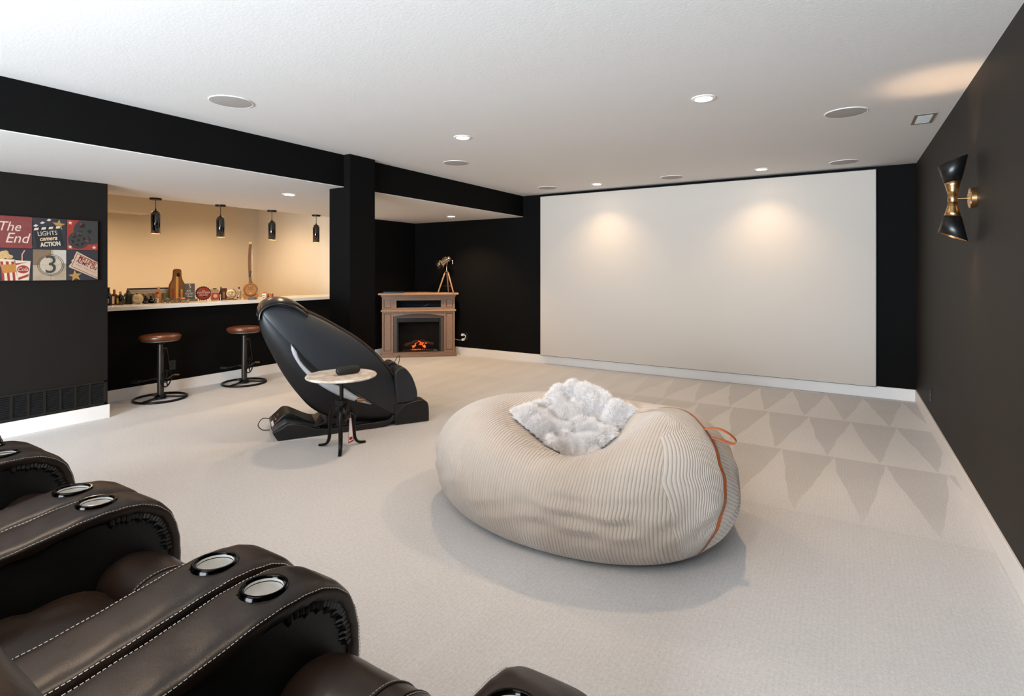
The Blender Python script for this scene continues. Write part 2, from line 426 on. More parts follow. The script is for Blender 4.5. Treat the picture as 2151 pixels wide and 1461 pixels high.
# local: x along +Y of the room, -y faces the room
gl, gh = .85, .118
M_GR = pm('black_grille_paint', '#15130f', .45, .2)
b = MB(); b.box(-gl,gl,-.012,0,gh-.02,gh).box(-gl,gl,-.012,0,-gh,-gh+.02).box(-gl,-gl+.03,-.012,0,-gh,gh).box(gl-.03,gl,-.012,0,-gh,gh); b.build('frame', M_GR, gr, bevel=.002)
MB().box(-gl,gl,-.0015,0,-gh,gh).build('back', pm('grille_void', '#040404', .9), gr)
nb = 14; pitch = (2*gl-.06)/nb
for i in range(1, nb): 
    x = -gl+.03+i*pitch; MB().box(x-.011,x+.011,-.011,0,-gh+.02,gh-.02).build('divider', M_GR, gr)
for k in range(13):
    z = -gh+.028+k*.0152
    MB().obox(Matrix.Translation((0,-.006,z)) @ Matrix.Rotation(-.7,4,'X'), 2*gl-.06, .010, .0016).build('slat', M_GR, gr)
for x in (-gl+.012, gl-.012): 
    for z in (-gh+.01, gh-.01): MB().sphere((x,-.012,z), .004, 8, 6).build('screw', M_BMETAL, gr)

# ---------------------------------------------------------------- theatre recliners
def leather(name, c0, c1, rough=.33, bs=.25):
    t = NT(name)
    f = t.noise(2.4, 4, .6)
    t.set(col=t.mix(t.math('MULTIPLY', t.math('SUBTRACT', f, .3), 2.2, clamp=True), lin(c0), lin(c1)), rough=rough, spec=.36)
    v = t.n('ShaderNodeTexVoronoi'); v.inputs['Scale'].default_value = 420; t.l(t.obj(), v.inputs['Vector'])
    t.bump(v.outputs['Distance'], bs*.5, .0012)
    t.bump(t.noise(14, 4, .6), bs*.5, .008); return t.m
M_LEA = leather('black_leather_lamp_tint', '#110d0b', '#281a11')  # dark leather; the added brown paints in warm lamp reflections
M_LEA2 = leather('black_leather_side', '#0d0d0e', '#131211', .42)
M_STITCH = pm('grey_thread', '#a9a29a', .7, var=.05)
M_CUPRIM = pm('black_chrome', '#1a1918', .12, 1.0, var=0)
M_STEEL = pm('bright_steel', '#dedcd8', .22, .55, var=.1, vscale=40)
def stitches(path, ln=.0062, gap=.0040, r=.0011):
    """dashes along a polyline, joined to one seam"""
    P = [Vector(p) for p in path]; b = MB(); pos = 0.; nxt = 0.
    for i in range(len(P)-1):
        a, c = P[i], P[i+1]; L = (c-a).length; d = (c-a)/L if L > 1e-9 else None
        while d is not None and nxt < pos+L:
            q = a+d*(nxt-pos); b.tube([q, q+d*ln], r, 4); nxt += ln+gap
        pos += L
    return b
ARM_PATH = cat([(.06,.585),(.25,.588),(.45,.600),(.62,.618),(.78,.640),(.88,.640),(.955,.622),(1.012,.575),(1.040,.505),(1.048,.42),(1.046,.30),(1.04,.06)], 10)
def arm_pad(xc, hw, side):
    sec = []
    n = 26
    for k in range(n+1):                         # rounded cap section, lower lips tucked in
        a = PI*(1.12-1.24*k/n)
        sx = math.copysign(abs(math.cos(a))**.55, math.cos(a)); sz = math.copysign(abs(math.sin(a))**.75, math.sin(a))
        sec.append((hw*sx, .030*sz))
    P = ARM_PATH; rows = []
    for i, p in enumerate(P):
        a = P[max(0,i-1)]; c = P[min(len(P)-1,i+1)]; t = (c-a).normalized(); nrm = Vector((-t.y, t.x))
        rows.append((p, nrm))
    def pos(i, k):
        p, nrm = rows[i]; s = sec[k]
        wob = .0022*math.sin(i*.95+k*.5)+.0016*math.sin(i*.41+2.1*xc*10)
        q = p+nrm*(s[1]+wob*(1 if k in (0,1,2,3,n-3,n-2,n-1,n) else .3))
        return Vector((xc+s[0], q.x, q.y))
    b = MB().grid(lambda i,k: pos(i,k), len(P), n+1)
    keep = lambda f: not any(math.hypot(b.v[q][0]-xc, b.v[q][1]-.832) < .043 and b.v[q][2] > .6 for q in f)
    b.f = [f for f in b.f if keep(f)]
    edge = lambda k, dx: [pos(i,k)+Vector((dx,0,0))+Vector((0, rows[i][1].x, rows[i][1].y))*.0022 for i in range(len(P)-1)]
    return b, edge(5, -.0015), edge(n-5, .0015)
def make_recliner(label, x):
    r = thing('theatre_recliner', label, 'recliner', (x,0,0), group='row of leather theatre recliners')
    for s in (-1, 1):
        xc = s*.370; hw = .0965
        b, e0, e1 = arm_pad(xc, hw, s)
        pad = b.build('armrest', M_LEA, r, sharp=60)
        stitches(e0).build('stitching', M_STITCH, pad); stitches(e1).build('stitching', M_STITCH, pad)
        # side panel of the arm below the pad
        pts = [(p.x-.012, p.y-.022) for p in ARM_PATH if p.y > .10]
        pts = [(.06,.04)]+[(q[0], q[1]) for q in pts]+[(1.02,.04)]
        for e in (-1, 1): MB().prism(pts, 'x', xc+e*.073-.009, xc+e*.073+.009).build('arm_side', M_LEA2, r, bevel=.006, seg=2)
        for e in (-1, 1):                                  # gathered leather inside the front curve
            g = MB(); P = ARM_PATH
            for i in range(46, 88, 2):
                t = (P[i+1]-P[i-1]).normalized(); nr = Vector((-t.y, t.x)); q0 = P[i]-nr*.014; q1 = P[i]-nr*(.044+.006*math.sin(i))
                g.tube([(xc+e*.086,q0.x,q0.y), (xc+e*.088,(q0.x+q1.x)/2,(q0.y+q1.y)/2), (xc+e*.079,q1.x,q1.y)], [.0075,.0085,.003], 6)
            g.build('gathers', M_LEA2, pad)
        # cup holder
        cz = .674; cy = .832
        cup = thing_part('cup_holder', r, (xc,cy,cz-.004), (-.06,0,0))
        MB().lathe([(.046,-.006),(.0475,.004),(.051,.009),(.056,.009),(.060,.003),(.0605,-.012)], 44).build('rim', M_CUPRIM, cup)
        MB().lathe([(.0465,.002),(.0455,-.03),(.043,-.062),(.040,-.065),(.0001,-.065)], 44).build('steel_cup', M_STEEL, cup)
    # seat, front roll and base
    def cushion(y0, y1, z0, z1, hw, crown, rad, name, mat, tilt=0., wr=0.):
        nx, ny = 26, 26
        def f(i, j):
            u = -1+2*i/(nx-1); v = -1+2*j/(ny-1)
            x = u*hw; y = (y0+y1)/2+v*(y1-y0)/2
            e = max(0., 1-abs(u)**5)**.5*max(0., 1-abs(v)**5)**.5
            z = z0+(z1-z0)*e+crown*(1-u*u)*(1-v*v)*1.0+tilt*v
            if wr: z += wr*e*(math.sin(9*u+5*v+3*math.sin(3*v))*.5+.5*math.sin(17*u*v+4*u))*max(0,abs(u)-.15)
            return Vector((x, y, z))
        b = MB().grid(f, nx, ny)
        b.box(-hw*.97, hw*.97, y0+.01, y1-.01, max(.06, z0-.12), z0+.004)
        return b.build(name, mat, r, sharp=70)
    cushion(.20, .80, .38, .475, .268, .018, .06, 'seat_cushion', M_LEA, .012, .02)
    prof = cat([(.775,.36),(.782,.44),(.815,.490),(.88,.507),(.95,.492),(1.01,.44),(1.035,.36),(1.035,.22),(1.03,.07)], 5)
    b = MB()
    nxx = 30
    def g(i, j):
        u = -1+2*i/(nxx-1); p = prof[j]; e = max(0., 1-abs(u)**6)**.5
        cy, cz = .90, .30
        k = .90+.10*e
        return Vector((u*.268, cy+(p.x-cy)*k, cz+(p.y-cz)*k+.006*e*math.sin(8*u+j*.6)*max(0,abs(u)-.3)))
    b.grid(g, nxx, len(prof)); fr = b.build('leg_rest', M_LEA, r, sharp=70)
    for x0 in (-.034, .034):
        pth = [Vector((x0, p.x*1.0, p.y))+Vector((0,0,.0015)) for p in prof[3:32]]
        stitches(pth).build('stitching', M_STITCH, fr)
        MB().tube([q+Vector((.007 if x0 < 0 else -.007,0,-.0006)) for q in pth], .0032, 6).build('welt', M_LEA, fr)
    MB().box(-.25, .25, .10, 1.0, .05, .30).build('frame', M_LEA2, r)
    for sx in (-.40, .40):
        for y in (.12, .96): MB().cyl((sx,y,0), (sx,y,.06), .022, .025).build('foot', M_BLACKP, r)
    # backrest: three stacked pads leaning back
    for k, (z0, z1, y0, y1, th, hw) in enumerate(((.44,.68,.385,.33,.13,.262), (.68,.90,.345,.25,.145,.285), (.90,1.10,.25,.165,.15,.275))):
        def q(i, j, z0=z0, z1=z1, y0=y0, y1=y1, th=th, hw=hw):
            a = 2*PI*i/28; t = -1+2*j/12
            c, s_ = math.cos(a), math.sin(a)
            rr = max(0., 1-abs(t)**4)**.5
            x = hw*math.copysign(abs(c)**.4, c)*(.86+.14*rr); y = math.copysign(abs(s_)**.5, s_)*th/2*(.25+.75*rr)
            f = (t+1)/2
            return Vector((x, (y0+(y1-y0)*f)-th*.3+y, z0+(z1-z0)*f))
        b = MB().grid(q, 28, 13, True); b.add([q(i,12) for i in range(28)], [tuple(range(28))])
        b.build('back_cushion', M_LEA, r, sharp=80)
    MB().prism([(.26,.3),(.20,.70),(.06,1.07),(-.02,1.07),(.03,.5),(.03,.06),(.2,.06)], 'x', -.27, .27).build('back_shell', M_LEA2, r, bevel=.03, seg=3)
    return r
def thing_part(name, parent, loc, rot=(0,0,0)):
    o = bpy.data.objects.new(name, None); C.objects.link(o); o.parent = parent; o.location = loc; o.rotation_euler = rot; o.empty_display_size = .02
    return o
rc = make_recliner('black leather theatre recliner nearest the camera, at the right end of the row', -.888)
dup(rc, (-1.850,0,0), label='black leather recliner second from the camera, its wrinkled seat fully in view')
dup(rc, (-2.785,0,0), label='black leather recliner third from the camera, cut by the left picture edge')
dup(rc, (-3.720,0,0), label='farthest black leather recliner of the row, only its armrest tip in view')

# ---------------------------------------------------------------- bean bag
def cord_mat(name, pitch, c0='#a69788', c1='#bfb2a5'):
    t = NT(name); u = t.uv(); sep = t.n('ShaderNodeSeparateXYZ'); t.l(u, sep.inputs[0])
    ph = t.math('MULTIPLY', sep.outputs[0], 2*PI/pitch)
    ph = t.math('ADD', ph, t.math('MULTIPLY', t.math('SUBTRACT', t.noise(9, 2), .5), 1.6))
    rib = t.math('POWER', t.math('ABSOLUTE', t.math('SINE', t.math('MULTIPLY', ph, .5))), .6)
    f = t.math('ADD', t.math('MULTIPLY', t.noise(3.2, 4, .6), .9), t.math('MULTIPLY', rib, .25), clamp=True)
    t.set(col=t.mix(f, lin(c0), lin(c1)), rough=.9, spec=.15, sheen=.4, sheenr=.5)
    t.bump(rib, .65, .006); t.bump(t.noise(220, 2), .3, .0015); return t.m
BC = Vector((-1.425, 3.05, 0)); BROT = R_(-3)      # long axis direction
BA, BB = .95, .70
prof_b = cat([(.0,.004),(.45,.003),(.72,.003),(.86,.028),(.955,.115),(1.0,.26),(.985,.40),(.905,.52),(.77,.60),(.60,.63),(.43,.600),(.28,.525),(.14,.475),(.0,.46)], 7)
NP = len(prof_b); iB = 3*7; iT = 10*7                 # seam range (under edge .. top)
ends = (-R_(41), R_(-8))                                # seams of the end panel at the belly (bag azimuth)
SEAMS = (((0,-24.7),(.10,-32),(.25,-38),(.5,-41),(.72,-31),(.88,4),(1,43.3)), ((0,-24),(.15,-20.5),(.3,-16),(.5,-9.5),(.7,4),(.86,25),(1,44)))
def seam(j, which):
    s = min(1., max(0., (j-iB)/(iT-iB))); T = SEAMS[which]
    for (s0,a0),(s1,a1) in zip(T, T[1:]):
        if s <= s1: return R_(a0+(a1-a0)*(s-s0)/(s1-s0))
    return R_(T[-1][1])
def bag_point(th, j):
    p = prof_b[j]; rho, z = p.x, p.y
    th = (th+PI) % (2*PI)-PI
    c, s = math.cos(th), math.sin(th)
    sq = (abs(c)**2.15+abs(s)**2.15)**(-1/2.15)
    x = BA*rho*c*sq; y = BB*rho*s*sq
    up = max(0., min(1., (z-.15)/.35))
    # hump at the right end, soft saddle in the middle, slouch on the far left
    hump = math.exp(-((x-.64)**2/.09+(y+.02)**2/.22))
    left = math.exp(-((x+.62)**2/.2+(y-.15)**2/.3))
    dent = math.exp(-((x-.10)**2/.13+(y+.32)**2/.12))
    z2 = z*(1+.0*up)+up*(.085*hump+.0*left-.15*dent-.02)
    navel = math.exp(-((x-.22)**2+(y+.24)**2)/.012)
    z2 -= up*.09*navel
    # gathers around the navel
    rr = math.hypot(x-.10, y+.24); an = math.atan2(y+.24, x-.22)
    z2 += up*.012*math.sin(an*13)*math.exp(-(rr/.30)**2)*(1-math.exp(-(rr/.06)**2))
    # slow wrinkles on the belly
    wv = .010*math.sin(7*th+9*z)*math.exp(-((z-.28)/.2)**2)+.007*math.sin(19*th+4*math.sin(14*z))*max(0, 1-abs(z-.3)/.3)
    wv += .014*math.exp(-((th+R_(62))/.35)**2)*math.sin(z*62+6*th)*math.exp(-((z-.30)/.14)**2)
    x += wv*c; y += wv*s
    return Vector((x, y, max(.002, z2)))
bag = thing('bean_bag', 'giant beige corduroy bean bag with an orange band', 'bean bag', (BC.x,BC.y,0), BROT)
def bag_patch(t0, t1, n, name, mat, uvf, j0=0, j1=NP-1, off=0.):
    b = MB(); rows = range(j0, j1+1); uv = []
    for j in rows:
        for i in range(n+1):
            th = t0(j)+(t1(j)-t0(j))*i/n; p = bag_point(th, j); uv.append(uvf(p, th, j, i/n))
            if off:
                e = .01; a = bag_point(th+e, j)-bag_point(th-e, j); c = bag_point(th, min(NP-1,j+1))-bag_point(th, max(0,j-1))
                nn = a.cross(c); p = p+(nn.normalized() if nn.length > 1e-9 else Vector((0,0,1)))*off
            b.v.append(tuple(p))
    m = len(list(rows)); w = n+1
    for j in range(m-1):
        for i in range(n): b.f.append((j*w+i, j*w+i+1, (j+1)*w+i+1, (j+1)*w+i))
    b.uvs = uv
    return b.build(name, mat, bag, sharp=80)
s1 = lambda j: seam(j, 0); s2 = lambda j: seam(j, 1); s1w = lambda j: seam(j, 0)+2*PI
mid = lambda j: seam(j, 1)+R_(60)
M_CORD = cord_mat('beige_corduroy', .0172); M_CORD2 = cord_mat('beige_corduroy_end', .0190, '#ada093', '#c6bbb0')
bag_patch(s1, s2, 60, 'end_panel', M_CORD2, lambda p,th,j,t: ((1-t)*.42+.02*math.sin(5*t), p.z))
bag_patch(s2, mid, 70, 'side_panel', M_CORD, lambda p,th,j,t: (p.z*.8+(p.y*.45), p.x))
bag_patch(mid, s1w, 200, 'main_panel', M_CORD, lambda p,th,j,t: (p.x+.10*p.y, p.z))
M_ORANGE = pm('orange_leather', '#a8592a', .5, var=.08, bump=.15, bscale=300)
w_ = lambda j: .030*(.35+.65*math.sin(PI*min(1,max(0,(j-iB)/(iT-iB)))))
bag_patch(lambda j: s2(j)-w_(j)*1.3, lambda j: s2(j)+.002, 4, 'leather_band', M_ORANGE, lambda p,th,j,t: (t,p.z), iB+1, iT-5, .004)
# carrying loop on the band
jl = 52; pl = bag_point(s2(jl)-.01, jl); out = Vector((math.cos(s2(jl)), math.sin(s2(jl)), 0))
out = (Vector((.80,.10,0))).normalized(); upv = Vector((0,0,1)); lat = out.cross(upv).normalized()
lp = cat([pl+upv*.030-out*.02, pl+out*.05+upv*.040, pl+out*.105+upv*.018, pl+out*.135-upv*.012, pl+out*.118-upv*.030, pl+out*.06-upv*.015, pl-out*.02-upv*.012], 6)
b = MB()
b.grid(lambda i,j: lp[j]+lat*(.017*(-1+2*i/3)), 4, len(lp)); b.build('carry_loop', M_ORANGE, bag, solid=.004)

# ---------------------------------------------------------------- white fur cushion lying on the bean bag
def fur_mat():
    t = NT('white_fur'); t.set(col=t.mix(t.noise(14, 3), lin('#eee9e6'), lin('#fbf9f8')), rough=1.0, spec=.0); return t.m
M_FUR = fur_mat()
crn = [Vector(p) for p in ((-1.83,2.88),(-1.66,3.50),(-1.13,3.26),(-1.25,2.83))]   # left, far, right, near corners
ctr = sum(crn, Vector((0,0)))/4
fc = thing('fur_cushion', 'fluffy white fur throw cushion lying on the bean bag', 'cushion', (ctr.x,ctr.y,0))
rotb = Matrix.Rotation(-BROT, 2)
bag_h_cache = {}
def bag_top(x, y):
    q = rotb @ (Vector((x,y))-Vector((BC.x,BC.y)))
    th = math.atan2(q.y, q.x); best = None
    for j in range(iT-22, NP):
        p = bag_point(th, j); d = abs(math.hypot(p.x,p.y)-q.length)
        if best is None or d < best[0]: best = (d, p.z)
    return best[1]
NF = 44
HB = [[0]*(NF+1) for _ in range(NF+1)]
def bil(u, v):
    a = crn[0].lerp(crn[3], u); c = crn[1].lerp(crn[2], u); return a.lerp(c, v)
blobs = [(rnd.random(), rnd.random(), .04+.035*rnd.random(), .03+.03*rnd.random()) for _ in range(75)]
def fur_pt(u, v, top=True):
    # edge waviness
    cu, cv = u-.5, v-.5
    k = 1+.05*math.sin(9*math.atan2(cv, cu)+1)+.03*math.sin(17*math.atan2(cv, cu))
    P2 = bil(.5+cu*k, .5+cv*k); e = max(0., 1-abs(2*cu)**4)**.5*max(0., 1-abs(2*cv)**4)**.5
    hh = 0
    for a, c, s, h in blobs: hh += h*math.exp(-((u-a)**2+(v-c)**2)/(s*s))
    hh = .075*(1-math.exp(-hh/.05))
    zb = bag_top(P2.x, P2.y)
    z = zb+(.012+e*(.03+.075*v+hh) if top else .004)
    return Vector((P2.x-ctr.x, P2.y-ctr.y, z))
NF = 70
pts = [[fur_pt(i/NF, j/NF) for i in range(NF+1)] for j in range(NF+1)]
b = MB().grid(lambda i,j: pts[j][i], NF+1, NF+1)
b.build('cushion_body', M_FUR, fc, sharp=80)
b = MB()
for k in range(110000):
    u, v = rnd.random(), rnd.random(); fi, fj = u*NF, v*NF; i, j = min(NF-1,int(fi)), min(NF-1,int(fj))
    p = pts[j][i]+(pts[j][i+1]-pts[j][i])*(fi-i)+(pts[j+1][i]-pts[j][i])*(fj-j)
    n = (pts[j][i+1]-pts[j][i]).cross(pts[j+1][i]-pts[j][i]); n = n.normalized() if n.length > 1e-9 else Vector((0,0,1))
    edge = max(abs(u-.5), abs(v-.5))*2
    o2 = Vector((u-.5, v-.5, 0)); 
    d = (n+Vector((rnd.gauss(0,.55), rnd.gauss(0,.55), rnd.gauss(0,.3)))+Vector((0,0,-.25 if edge > .9 else 0))).normalized()
    L = .018+.02*rnd.random(); sd = d.cross(Vector((rnd.gauss(0,1),rnd.gauss(0,1),rnd.gauss(0,1)))).normalized()*.0009
    o = len(b.v); b.v += [tuple(p-sd), tuple(p+sd), tuple(p+d*L)]; b.f.append((o,o+1,o+2))
fo = b.build('fur', M_FUR, fc); fo['kind'] = 'stuff'

# ---------------------------------------------------------------- massage chair
M_VINYL = pm('slate_black_vinyl', '#202429', .40, 0, var=.12, vscale=4, bump=.25, bscale=500)
M_VINYL2 = pm('black_vinyl', '#0a0a0c', .42, 0, var=.1, bump=.2, bscale=400)
M_GLOSSB = pm('gloss_black_leather', '#120f0e', .24, 0, var=.15, bump=.15, bscale=60, bdist=.004)
M_SILVER = pm('silver_trim', '#c9ccd2', .25, .35, var=.03)
M_BASEP = pm('black_base_plastic', '#141517', .30, 0, var=.05)
CH = thing('massage_chair', 'black egg-shelled massage chair with silver crescent trim near the column', 'massage chair', (-4.199,3.399,0), R_(-31))
# near side outline in the chair's side plane (forward, up)
TOPL = [(-.555,1.125),(-.52,1.165),(-.44,1.172),(-.36,1.165),(-.206,1.122),(-.046,1.048),(.119,.946),(.29,.826),(.466,.660),(.602,.470),(.694,.285),(.732,.16),(.715,.085),(.665,.058)]
CREASE = [(-.555,1.125),(-.45,.99),(-.32,.835),(-.19,.685),(-.03,.535),(.15,.40),(.37,.255),(.53,.150),(.665,.058)]
BOTL = [(-.555,1.125),(-.566,1.03),(-.535,.90),(-.460,.731),(-.364,.537),(-.25,.362),(-.13,.225),(.036,.130),(.29,.066),(.50,.038),(.60,.036),(.665,.058)]
def resample(pts, n):
    P = cat([(a,b,0) for a,b in pts], 8); L = [0]
    for i in range(1,len(P)): L.append(L[-1]+(P[i]-P[i-1]).length)
    out = []; k = 0
    for i in range(n):
        t = L[-1]*i/(n-1)
        while k < len(P)-2 and L[k+1] < t: k += 1
        f = (t-L[k])/max(1e-9, L[k+1]-L[k]); out.append(P[k].lerp(P[k+1], max(0,min(1,f))))
    return out
NS = 64; tl, cr, bl = resample(TOPL,NS), resample(CREASE,NS), resample(BOTL,NS)
def lobe(A, Bc, x_edge, x_in, x_cr, sgn, nt=18):
    b = MB()
    def f(i, j):
        t = j/nt; u = i/(NS-1); tap = max(0., math.sin(PI*min(1,max(0,u))))**.45
        if j < 3:        # rolled rim going inwards
            q = (3-j)/3; p = A[i].lerp(Bc[i], .02*(1-q)); x = x_edge-q*(x_edge-x_in); return Vector((sgn*x, p.x, p.y))
        t = (j-3)/(nt-3); p = A[i].lerp(Bc[i], .02+.98*t)
        x = x_edge+(x_cr-x_edge)*(1-(1-t)**2.4)*tap
        return Vector((sgn*x, p.x, p.y))
    b.grid(f, NS, nt+1); return b
for sgn in (1, -1):
    up = lobe(tl, cr, .225, .16, .322, sgn).build('upper_side_shell', M_VINYL, CH, sharp=70)
    lo = lobe(bl, cr, .225, .10, .306, sgn).build('lower_side_shell', M_VINYL2, CH, sharp=70)
    MB().tube([Vector((sgn*.226, p.x, p.y+.003)) for p in tl[2:-2]], .006, 8).build('piping', pm('brown_piping', '#3a2417', .45), up)
    # silver crescent and the dark slot along the crease
    c1 = resample([(-.318,.835),(-.312,.775),(-.285,.71),(-.21,.590),(-.10,.478),(.036,.378),(.18,.302),(.372,.240)], 24)
    c2 = resample([(-.318,.835),(-.275,.775),(-.25,.70),(-.165,.592),(-.055,.497),(.05,.457),(.20,.370),(.372,.240)], 24)
    b = MB()
    def cres(i, j):
        f = j/4; p = c1[i].lerp(c2[i], f); bulge = .014*math.sin(PI*f)*math.sin(PI*i/23)**.3
        return Vector((sgn*(.314+bulge), p.x, p.y))
    b.grid(cres, 24, 5); b.build('silver_crescent', M_SILVER, CH, solid=.012)
    c3 = resample([(-.27,.775),(-.20,.695),(-.08,.578),(.06,.472),(.22,.345)], 24)
    MB().grid(lambda i,j: Vector((sgn*(.327+.003*math.sin(PI*j/3)), *(c2[i].lerp(c3[i], j/3).xy))), 24, 4).build('arm_slot', M_BASEP, CH, solid=.006)
# cushions between the shells
def slab(pts, x0, x1, name, mat, bev=.03):
    return MB().prism(pts, 'x', x0, x1).build(name, mat, CH, bevel=bev, seg=4)
slab([(-.50,1.12),(-.30,1.09),(-.05,.93),(.12,.60),(.10,.40),(-.05,.36),(-.25,.55),(-.44,.85)], -.165, .165, 'back_cushion', M_GLOSSB, .04)
slab([(.08,.40),(.16,.52),(.44,.46),(.60,.40),(.60,.28),(.20,.24)], -.165, .165, 'seat_cushion', M_GLOSSB, .04)
for sgn in (1, -1):
    slab([(-.05,.60),(.10,.80),(.28,.76),(.48,.60),(.55,.45),(.30,.40)], sgn*.175-.035, sgn*.175+.035, 'armrest', M_VINYL2, .03)
hood = cat([(0,-.175,1.118),(0,-.22,1.155),(0,-.30,1.208),(0,-.40,1.232),(0,-.50,1.215),(0,-.556,1.165),(0,-.568,1.10)], 6)
b = MB()
def hf(i, j):
    p = hood[j]; u = -1+2*i/16; e = (1-abs(u)**3.2)
    return Vector((u*.262, p.y*1.0+.0*e, p.z-.05*(1-e)))
b.grid(hf, 17, len(hood)); b.build('head_hood', M_GLOSSB, CH, solid=.016, sharp=80)
MB().tube([hf(16,j)+Vector((.004,0,.004)) for j in range(len(hood))], .006, 8).build('hood_piping', M_BASEP, CH)
b = MB().sphere((0,-.30,1.11), (.15,.13,.055), 24, 12); b.build('head_pillow', M_GLOSSB, CH)
# calf and foot units
calf = resample([(.60,.50),(.65,.545),(.71,.535),(.775,.455),(.82,.340),(.832,.255),(.80,.205),(.73,.195),(.62,.20)], 30)
foot = resample([(.60,.012),(.64,.004),(.925,.004),(.942,.02),(.938,.155),(.905,.205),(.83,.215),(.70,.19),(.62,.12)], 34)
for nm, pr, ws, m in (('calf_pad', calf, ((-.27,-.10),(-.085,.085),(.10,.27)), M_VINYL), ('foot_pad', foot, ((-.285,-.105),(-.09,.09),(.105,.285)), M_VINYL2)):
    for k, (a, c) in enumerate(ws):
        q = pr if k != 1 else [Vector((p.x-.03 if p.x > .7 else p.x, p.y-(.03 if p.y > .15 else 0), 0)) for p in pr]
        MB().prism([(p.x,p.y) for p in q], 'x', a, c).build(nm, m, CH, bevel=.022, seg=4)
MB().box(-.28,.28,.60,.80,.03,.20).build('foot_frame', M_BASEP, CH)
# base: side rails, cross floor, tail box with control panel
rail = [(-.425,.004),(-.466,.075),(-.395,.105),(-.352,.13)]
rail += [(p.x,p.y) for p in cat([(-.29,.128,0),(-.20,.105,0),(-.11,.066,0),(0,.055,0),(.2,.055,0),(.50,.058,0),(.555,.075,0),(.585,.11,0)],4)]
rail += [(.60,.09),(.59,.05),(.55,.025),(.48,.004)]
for sgn in (1, -1): MB().prism(rail, 'x', sgn*.262-.03, sgn*.262+.03).build('base_rail', M_BASEP, CH, bevel=.008, seg=3)
rail2 = [(-.12,.06),(-.02,.10),(.0,.20),(.10,.16),(.5,.14),(.52,.06)]
MB().prism(rail2, 'x', -.20, .20).build('base_core', M_BASEP, CH, bevel=.01)
tail = cat([(-.44,.02,0),(-.466,.078,0),(-.40,.145,0),(-.355,.182,0),(-.31,.18,0),(-.24,.145,0),(-.16,.10,0),(-.06,.06,0)],4)
MB().prism([(p.x,p.y) for p in tail]+[(-.06,.02)], 'x', -.232, .10).build('tail_box', M_BASEP, CH, bevel=.012, seg=3)
low = [(-.44,.02),(-.462,.085),(-.40,.12),(-.352,.145),(-.29,.13),(-.15,.08),(-.06,.05),(-.06,.02)]
MB().prism(low, 'x', .098, .234).build('tail_tray', pm('slate_plastic', '#343b45', .3), CH, bevel=.01)
# control panel lies on the sloping rear face of the tail
pn0 = Vector((0,-.462,.083)); pd = Vector((0,.107,.099)).normalized(); nn = Vector((0,-pd.z,pd.y))
def onpanel(u, v, su, sv, th, name, mat):
    c = pn0+Vector((u,0,0))+pd*v+nn*(th/2); M = Matrix(((1,0,0),(0,pd.y,nn.y),(0,pd.z,nn.z))).to_4x4(); M.translation = c
    return MB().obox(M, su, sv, th).build(name, mat, CH, bevel=.001)
onpanel(-.065, .072, .31, .125, .004, 'control_panel', M_BLACKP)
onpanel(.045, .018, .15, .022, .006, 'rating_label', pm('pale_label', '#d9cfc6', .6), )
onpanel(.02, .058, .022, .014, .010, 'power_switch', emat('red_switch', '#d8281c', .25))
for k in range(4): onpanel(-.05-.04*(k%2), .05+.035*(k//2), .022, .016, .007, 'socket', pm('socket_grey', '#4a4640', .5))
MB().tube(cat([(-.05,-.47,.12),(-.08,-.53,.12),(-.10,-.565,.06),(-.09,-.53,.015),(-.07,-.47,.012)],6), .004, 8).build('power_cable', M_BLACKP, CH)
MB().tube(cat([(.10,.50,.58),(.11,.60,.50),(.10,.66,.60),(.09,.70,.63),(.085,.69,.55),(.09,.65,.50)],6), .0035, 6).build('remote_cable', M_BLACKP, CH)

# ---------------------------------------------------------------- crank side table
def marble():
    t = NT('white_marble'); n1 = t.noise(5, 5, .6); v = t.math('ABSOLUTE', t.math('SUBTRACT', n1, .5))
    f = t.math('MULTIPLY', v, 9, clamp=True)
    t.set(col=t.mix(f, lin('#c9b8a6'), lin('#ede6de')), rough=.3); return t.m
M_IRON = pm('black_cast_iron', '#17130f', .42, .55, var=.3, vscale=20, bump=.35, bscale=120)
TB = thing('crank_side_table', 'round white marble side table on a black cast-iron crank base', 'table', (-3.565,3.06,0), YAW)
MB().lathe([(.0001,.590),(.27,.590),(.283,.597),(.286,.606),(.280,.613),(.0001,.614)], 72).build('table_top', marble(), TB)
MB().lathe([(.0001,.589),(.05,.589),(.05,.575),(.02,.57)], 24).build('top_flange', M_IRON, TB)
MB().cyl((0,0,.20), (0,0,.585), .0165, n=16).build('screw_column', M_IRON, TB)
b = MB().lathe([(.0001,.405),(.036,.405),(.042,.398),(.042,.375),(.036,.368),(.036,.27),(.050,.250),(.040,.20),(.0001,.195)], 24)
b.build('hub', M_IRON, TB)
MB().lathe([(.022,.365),(.052,.365),(.052,.402),(.022,.402)], 6).build('hub_collar', M_IRON, TB, sharp=20)
